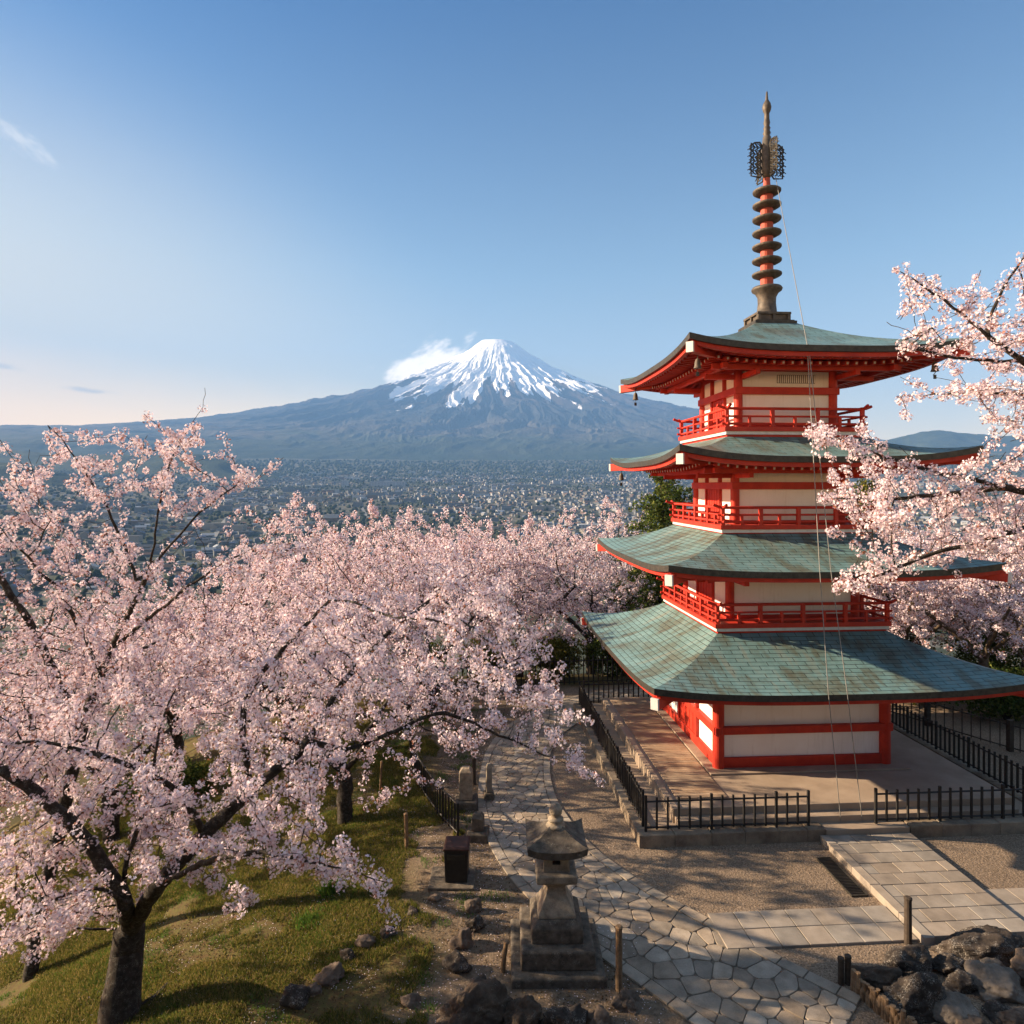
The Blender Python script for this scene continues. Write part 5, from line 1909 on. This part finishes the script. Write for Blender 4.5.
for i, (x, y, w, d, h, lab, p) in enumerate([
    (-2.2, 30.2, 3.2, 2, 2.0, 'dark green shrub behind the fence left of the path bend', 'leaf'),
    (1.2, 31.0, 3.0, 2, 2.2, 'yellow green shrub behind the fence at the path bend', 'leaf_yellow'),
    (4.2, 31.6, 3.0, 2, 2.3, 'yellow green shrub behind the fence, nearest the pagoda corner', 'leaf_yellow'),
    (7.2, 32.0, 3.0, 2, 2.4, 'dark green shrub behind the back platform fence', 'leaf'),
    (-6.5, 31.5, 4, 2.5, 2.2, 'dark green shrub low in the middle of the cherry trees', 'leaf'),
    (16.8, 28.6, 4.2, 2.2, 2.3, 'dark green shrub close behind the right platform fence', 'leaf'),
    (18.8, 26.6, 4.2, 2.2, 2.1, 'green hedge shrub behind the pale wooden posts', 'leaf_yellow'),
    (20.8, 24.4, 4.0, 2.2, 2.1, 'dark hedge shrub behind the nearer wooden posts', 'leaf'),
    (22.4, 21.9, 4.0, 2.4, 2.2, 'green hedge shrub at the right edge', 'leaf_yellow'),
    (13.6, 30.3, 4.4, 2.2, 2.3, 'dark green shrub hidden behind the pagoda', 'leaf'),
    (16.5, 31.8, 4.5, 2.5, 3.0, 'tall dark shrub under the cherries right of the pagoda', 'leaf'),
    (20.5, 31.0, 4.5, 2.5, 3.0, 'tall yellow green shrub under the cherries at the right', 'leaf_yellow'),
    (24.5, 29.5, 4.5, 2.5, 3.0, 'tall dark shrub at the right edge under the cherries', 'leaf'),
    (-10.5, 24.0, 3.0, 2.2, 1.5, 'dark green shrub under the cherry trees on the left slope', 'leaf'),
]):
    shrub(x, y, w, d, h, lab, p, 400 + i)
for i, (px, py, w, h, lab) in enumerate([(311, 922, .75, .2, 'bright green grass tuft on the slope'), (330, 893, .35, .4, 'thin twiggy weed just above the bright grass tuft')]):
    p = ground_hit(px, py)
    r = np.random.default_rng(60 + i)
    n = 260
    b0 = np.stack([r.normal(0, w * .28, n), r.normal(0, w * .25, n), np.zeros(n)], -1)
    dv = np.stack([r.normal(0, .3, n), r.normal(0, .3, n), np.ones(n)], -1) * (h * r.uniform(.5, 1.1, n))[:, None]
    sd = unit(np.cross(dv, r.normal(0, 1, (n, 3)))) * .010
    V = np.stack([b0 - sd, b0 + sd, b0 + dv * .6 + sd * .7, b0 + dv], 1).reshape(-1, 3)
    o = mesh_np('grass_tuft', V, (np.arange(n) * 4)[:, None] + np.arange(4)[None], MAT['grass_fresh'])
    o.location = p
    tag(o, lab, 'grass tuft')

# grass and fallen petals
r = np.random.default_rng(77)


def blades(n, keepf, hmin, hmax, wd):
    X, Y = r.uniform(-14, 1.5, n), r.uniform(9.2, 27, n)
    Y = 9.2 + (Y - 9.2) ** 1.0
    e = np.interp(Y, [8, 12, 16, 22, 30], [-1.0, -1.0, -0.9, -1.4, -2.5])
    k = keepf(X, Y, e)
    X, Y = X[k], Y[k]
    Zb = ground_z(X, Y)
    n = len(X)
    b0 = np.stack([X, Y, Zb - .005], -1)
    dv = np.stack([r.normal(0, .45, n), r.normal(0, .45, n), np.ones(n)], -1) * r.uniform(hmin, hmax, n)[:, None]
    sd = unit(np.cross(dv, r.normal(0, 1, (n, 3)))) * wd
    V = np.stack([b0 - sd, b0 + sd, b0 + dv * .6 + sd * .6, b0 + dv], 1).reshape(-1, 3)
    return V, (np.arange(n) * 4)[:, None] + np.arange(4)[None]


V, F = blades(700000, lambda X, Y, e: (fbm(X * .9, Y * .9, 4, 91) + .16 * fbm(X * 4, Y * 4, 2, 5) > .43 + .12 * r.random(len(X))) & (X < e + .35 + 3.2 * (fbm(X * .8 + 9, Y * .8, 3, 44) - .5)), .03, .10, .009)
tag(mesh_np('grass', V, F, MAT['grass']), 'patchy yellow green grass on the left slope', 'grass', kind='stuff')
V, F = blades(260000, lambda X, Y, e: (fbm(X * 1.3 + 40, Y * 1.3, 3, 93) > .56 + .10 * r.random(len(X)) + .10 * (X > e)) & (X < path_left(Y) - .1), .03, .10, .007)
tag(mesh_np('grass', V, F, MAT['grass_fresh']), 'fresh green grass patches at the edge of the soil', 'grass', kind='stuff')
n = 60000
X, Y = r.uniform(-13, 3, n), r.uniform(9.3, 27, n)
k = (fbm(X * .7 + 3, Y * .7, 3, 97) > .40) & (X < path_left(Y) - .1)
X, Y = X[k], Y[k]
c = np.stack([X, Y, ground_z(X, Y) + .012], -1)
u = unit(r.normal(0, 1, (len(X), 3)) * [1, 1, .35])
v = unit(np.cross(u, r.normal(0, .35, (len(X), 3)) + [0, 0, 1]))
s = r.uniform(.010, .026, len(X))[:, None]
V = np.stack([c - u * s, c - v * s * .55 + [0, 0, .006], c + u * s, c + v * s * .55 + [0, 0, .01]], 1).reshape(-1, 3)
MAT['litter'] = petal_mat('dead_leaves', [(0.0, (0.035, 0.022, 0.012)), (0.5, (0.10, 0.062, 0.03)), (0.85, (0.19, 0.12, 0.06)), (1.0, (0.28, 0.20, 0.11))], .1)
tag(mesh_np('leaf_litter', V, (np.arange(len(X)) * 4)[:, None] + np.arange(4)[None], MAT['litter']), 'brown dead leaves littering the soil and the grass slope', 'leaves', kind='stuff')
n = 26000
X, Y = r.uniform(-13, 4, n), r.uniform(9.5, 27, n)
k = (fbm(X * .8, Y * .8, 3, 95) > .42) & (X < path_left(Y) + 1.2)
X, Y = X[k], Y[k]
c = np.stack([X, Y, ground_z(X, Y) + .012 + .045 * ((X > path_left(Y)))], -1)
u = unit(np.stack([r.normal(0, 1, len(X)), r.normal(0, 1, len(X)), r.normal(0, .2, len(X))], -1))
v = unit(np.cross(u, np.stack([r.normal(0, .2, len(X)), r.normal(0, .2, len(X)), np.ones(len(X))], -1)))
s = .012
V = np.stack([c - u * s, c - v * s * .7, c + u * s, c + v * s * .7], 1).reshape(-1, 3)
tag(mesh_np('fallen_petals', V, (np.arange(len(X)) * 4)[:, None] + np.arange(4)[None], MAT['petal_pale']), 'fallen pink petals scattered over the soil and grass', 'petals', kind='stuff')
# ------------------------------------------------------------------ clouds of the sky
def wmath(op, a, b=0.0, c=None):
    m = wn.new('ShaderNodeMath')
    m.operation = op
    for i, v in enumerate((a, b, c)):
        if v is None: continue
        if hasattr(v, 'is_output'): wl.new(v, m.inputs[i])
        else: m.inputs[i].default_value = v
    return m.outputs[0]


W_AZ, W_EL = wmath('ARCTAN2', SXYZ.outputs[0], SXYZ.outputs[1]), wmath('ARCSINE', SXYZ.outputs[2])


def cloud(prev, px, py, wa, we, tilt, ns, colour, amount, soft=0.5, edge=0.9, seed=0.0):
    """an elongated patch of cloud in a fixed direction of the sky"""
    v = at(px, py, 1.0) - Vector((0, 0, CAMH))
    v.normalize()
    a0, e0 = math.atan2(v.x, v.y), math.asin(v.z)
    da, de = wmath('SUBTRACT', W_AZ, a0), wmath('SUBTRACT', W_EL, e0)
    u = wmath('DIVIDE', wmath('ADD', wmath('MULTIPLY', da, math.cos(tilt)), wmath('MULTIPLY', de, math.sin(tilt))), wa)
    w = wmath('DIVIDE', wmath('SUBTRACT', wmath('MULTIPLY', de, math.cos(tilt)), wmath('MULTIPLY', da, math.sin(tilt))), we)
    r_ = wmath('SQRT', wmath('ADD', wmath('MULTIPLY', u, u), wmath('MULTIPLY', w, w)))
    cv = wn.new('ShaderNodeCombineXYZ')
    wl.new(u, cv.inputs[0])
    wl.new(wmath('MULTIPLY', w, min(1.0, we / wa * 2.2)), cv.inputs[1])
    cv.inputs[2].default_value = seed
    n = wn.new('ShaderNodeTexNoise')
    n.inputs['Scale'].default_value = ns
    n.inputs['Detail'].default_value = 7
    n.inputs['Roughness'].default_value = 0.6
    wl.new(cv.outputs[0], n.inputs['Vector'])
    f = wmath('ADD', wmath('SUBTRACT', 1.0, r_), wmath('MULTIPLY', wmath('SUBTRACT', n.outputs['Fac'], 0.5), edge * 2))
    mr = wn.new('ShaderNodeMapRange')
    mr.interpolation_type = 'SMOOTHSTEP'
    wl.new(f, mr.inputs['Value'])
    mr.inputs['From Min'].default_value = 0.15
    mr.inputs['From Max'].default_value = 0.15 + soft
    mr.inputs['To Max'].default_value = amount
    m = wn.new('ShaderNodeMixRGB')
    wl.new(mr.outputs[0], m.inputs[0])
    wl.new(prev, m.inputs[1])
    m.inputs[2].default_value = (*colour, 1)
    return m.outputs[0]


CW = 1 / (wb.inputs['Strength'].default_value * 2 ** vs.exposure)
SKY = cloud(SKY, -150, 345, 0.95, 0.52, 0.0, 1.2, (1.15 * CW, 0.93 * CW, 0.60 * CW), 0.92, 1.0, 0.1, 21.0)
SKY = cloud(SKY, -40, 425, 1.0, 0.15, -0.05, 1.5, (2.7 * CW, 1.7 * CW, 0.75 * CW), 0.85, 0.8, 0.3, 15.0)
SKY = cloud(SKY, 425, 372, 0.105, 0.048, 0.50, 2.2, (2.3 * CW, 1.95 * CW, 1.6 * CW), 1.0, 0.5, 0.9, 1.0)
SKY = cloud(SKY, 20, 140, 0.060, 0.016, -0.45, 2.6, (0.95 * CW, 0.93 * CW, 0.92 * CW), 0.75, 0.9, 1.1, 5.0)
SKY = cloud(SKY, 92, 391, 0.040, 0.006, -0.05, 1.6, (0.62 * CW, 0.60 * CW, 0.62 * CW), 0.6, 0.8, 0.7, 9.0)
SKY = cloud(SKY, 2, 366, 0.030, 0.006, -0.1, 1.6, (0.62 * CW, 0.60 * CW, 0.62 * CW), 0.5, 0.8, 0.7, 12.0)
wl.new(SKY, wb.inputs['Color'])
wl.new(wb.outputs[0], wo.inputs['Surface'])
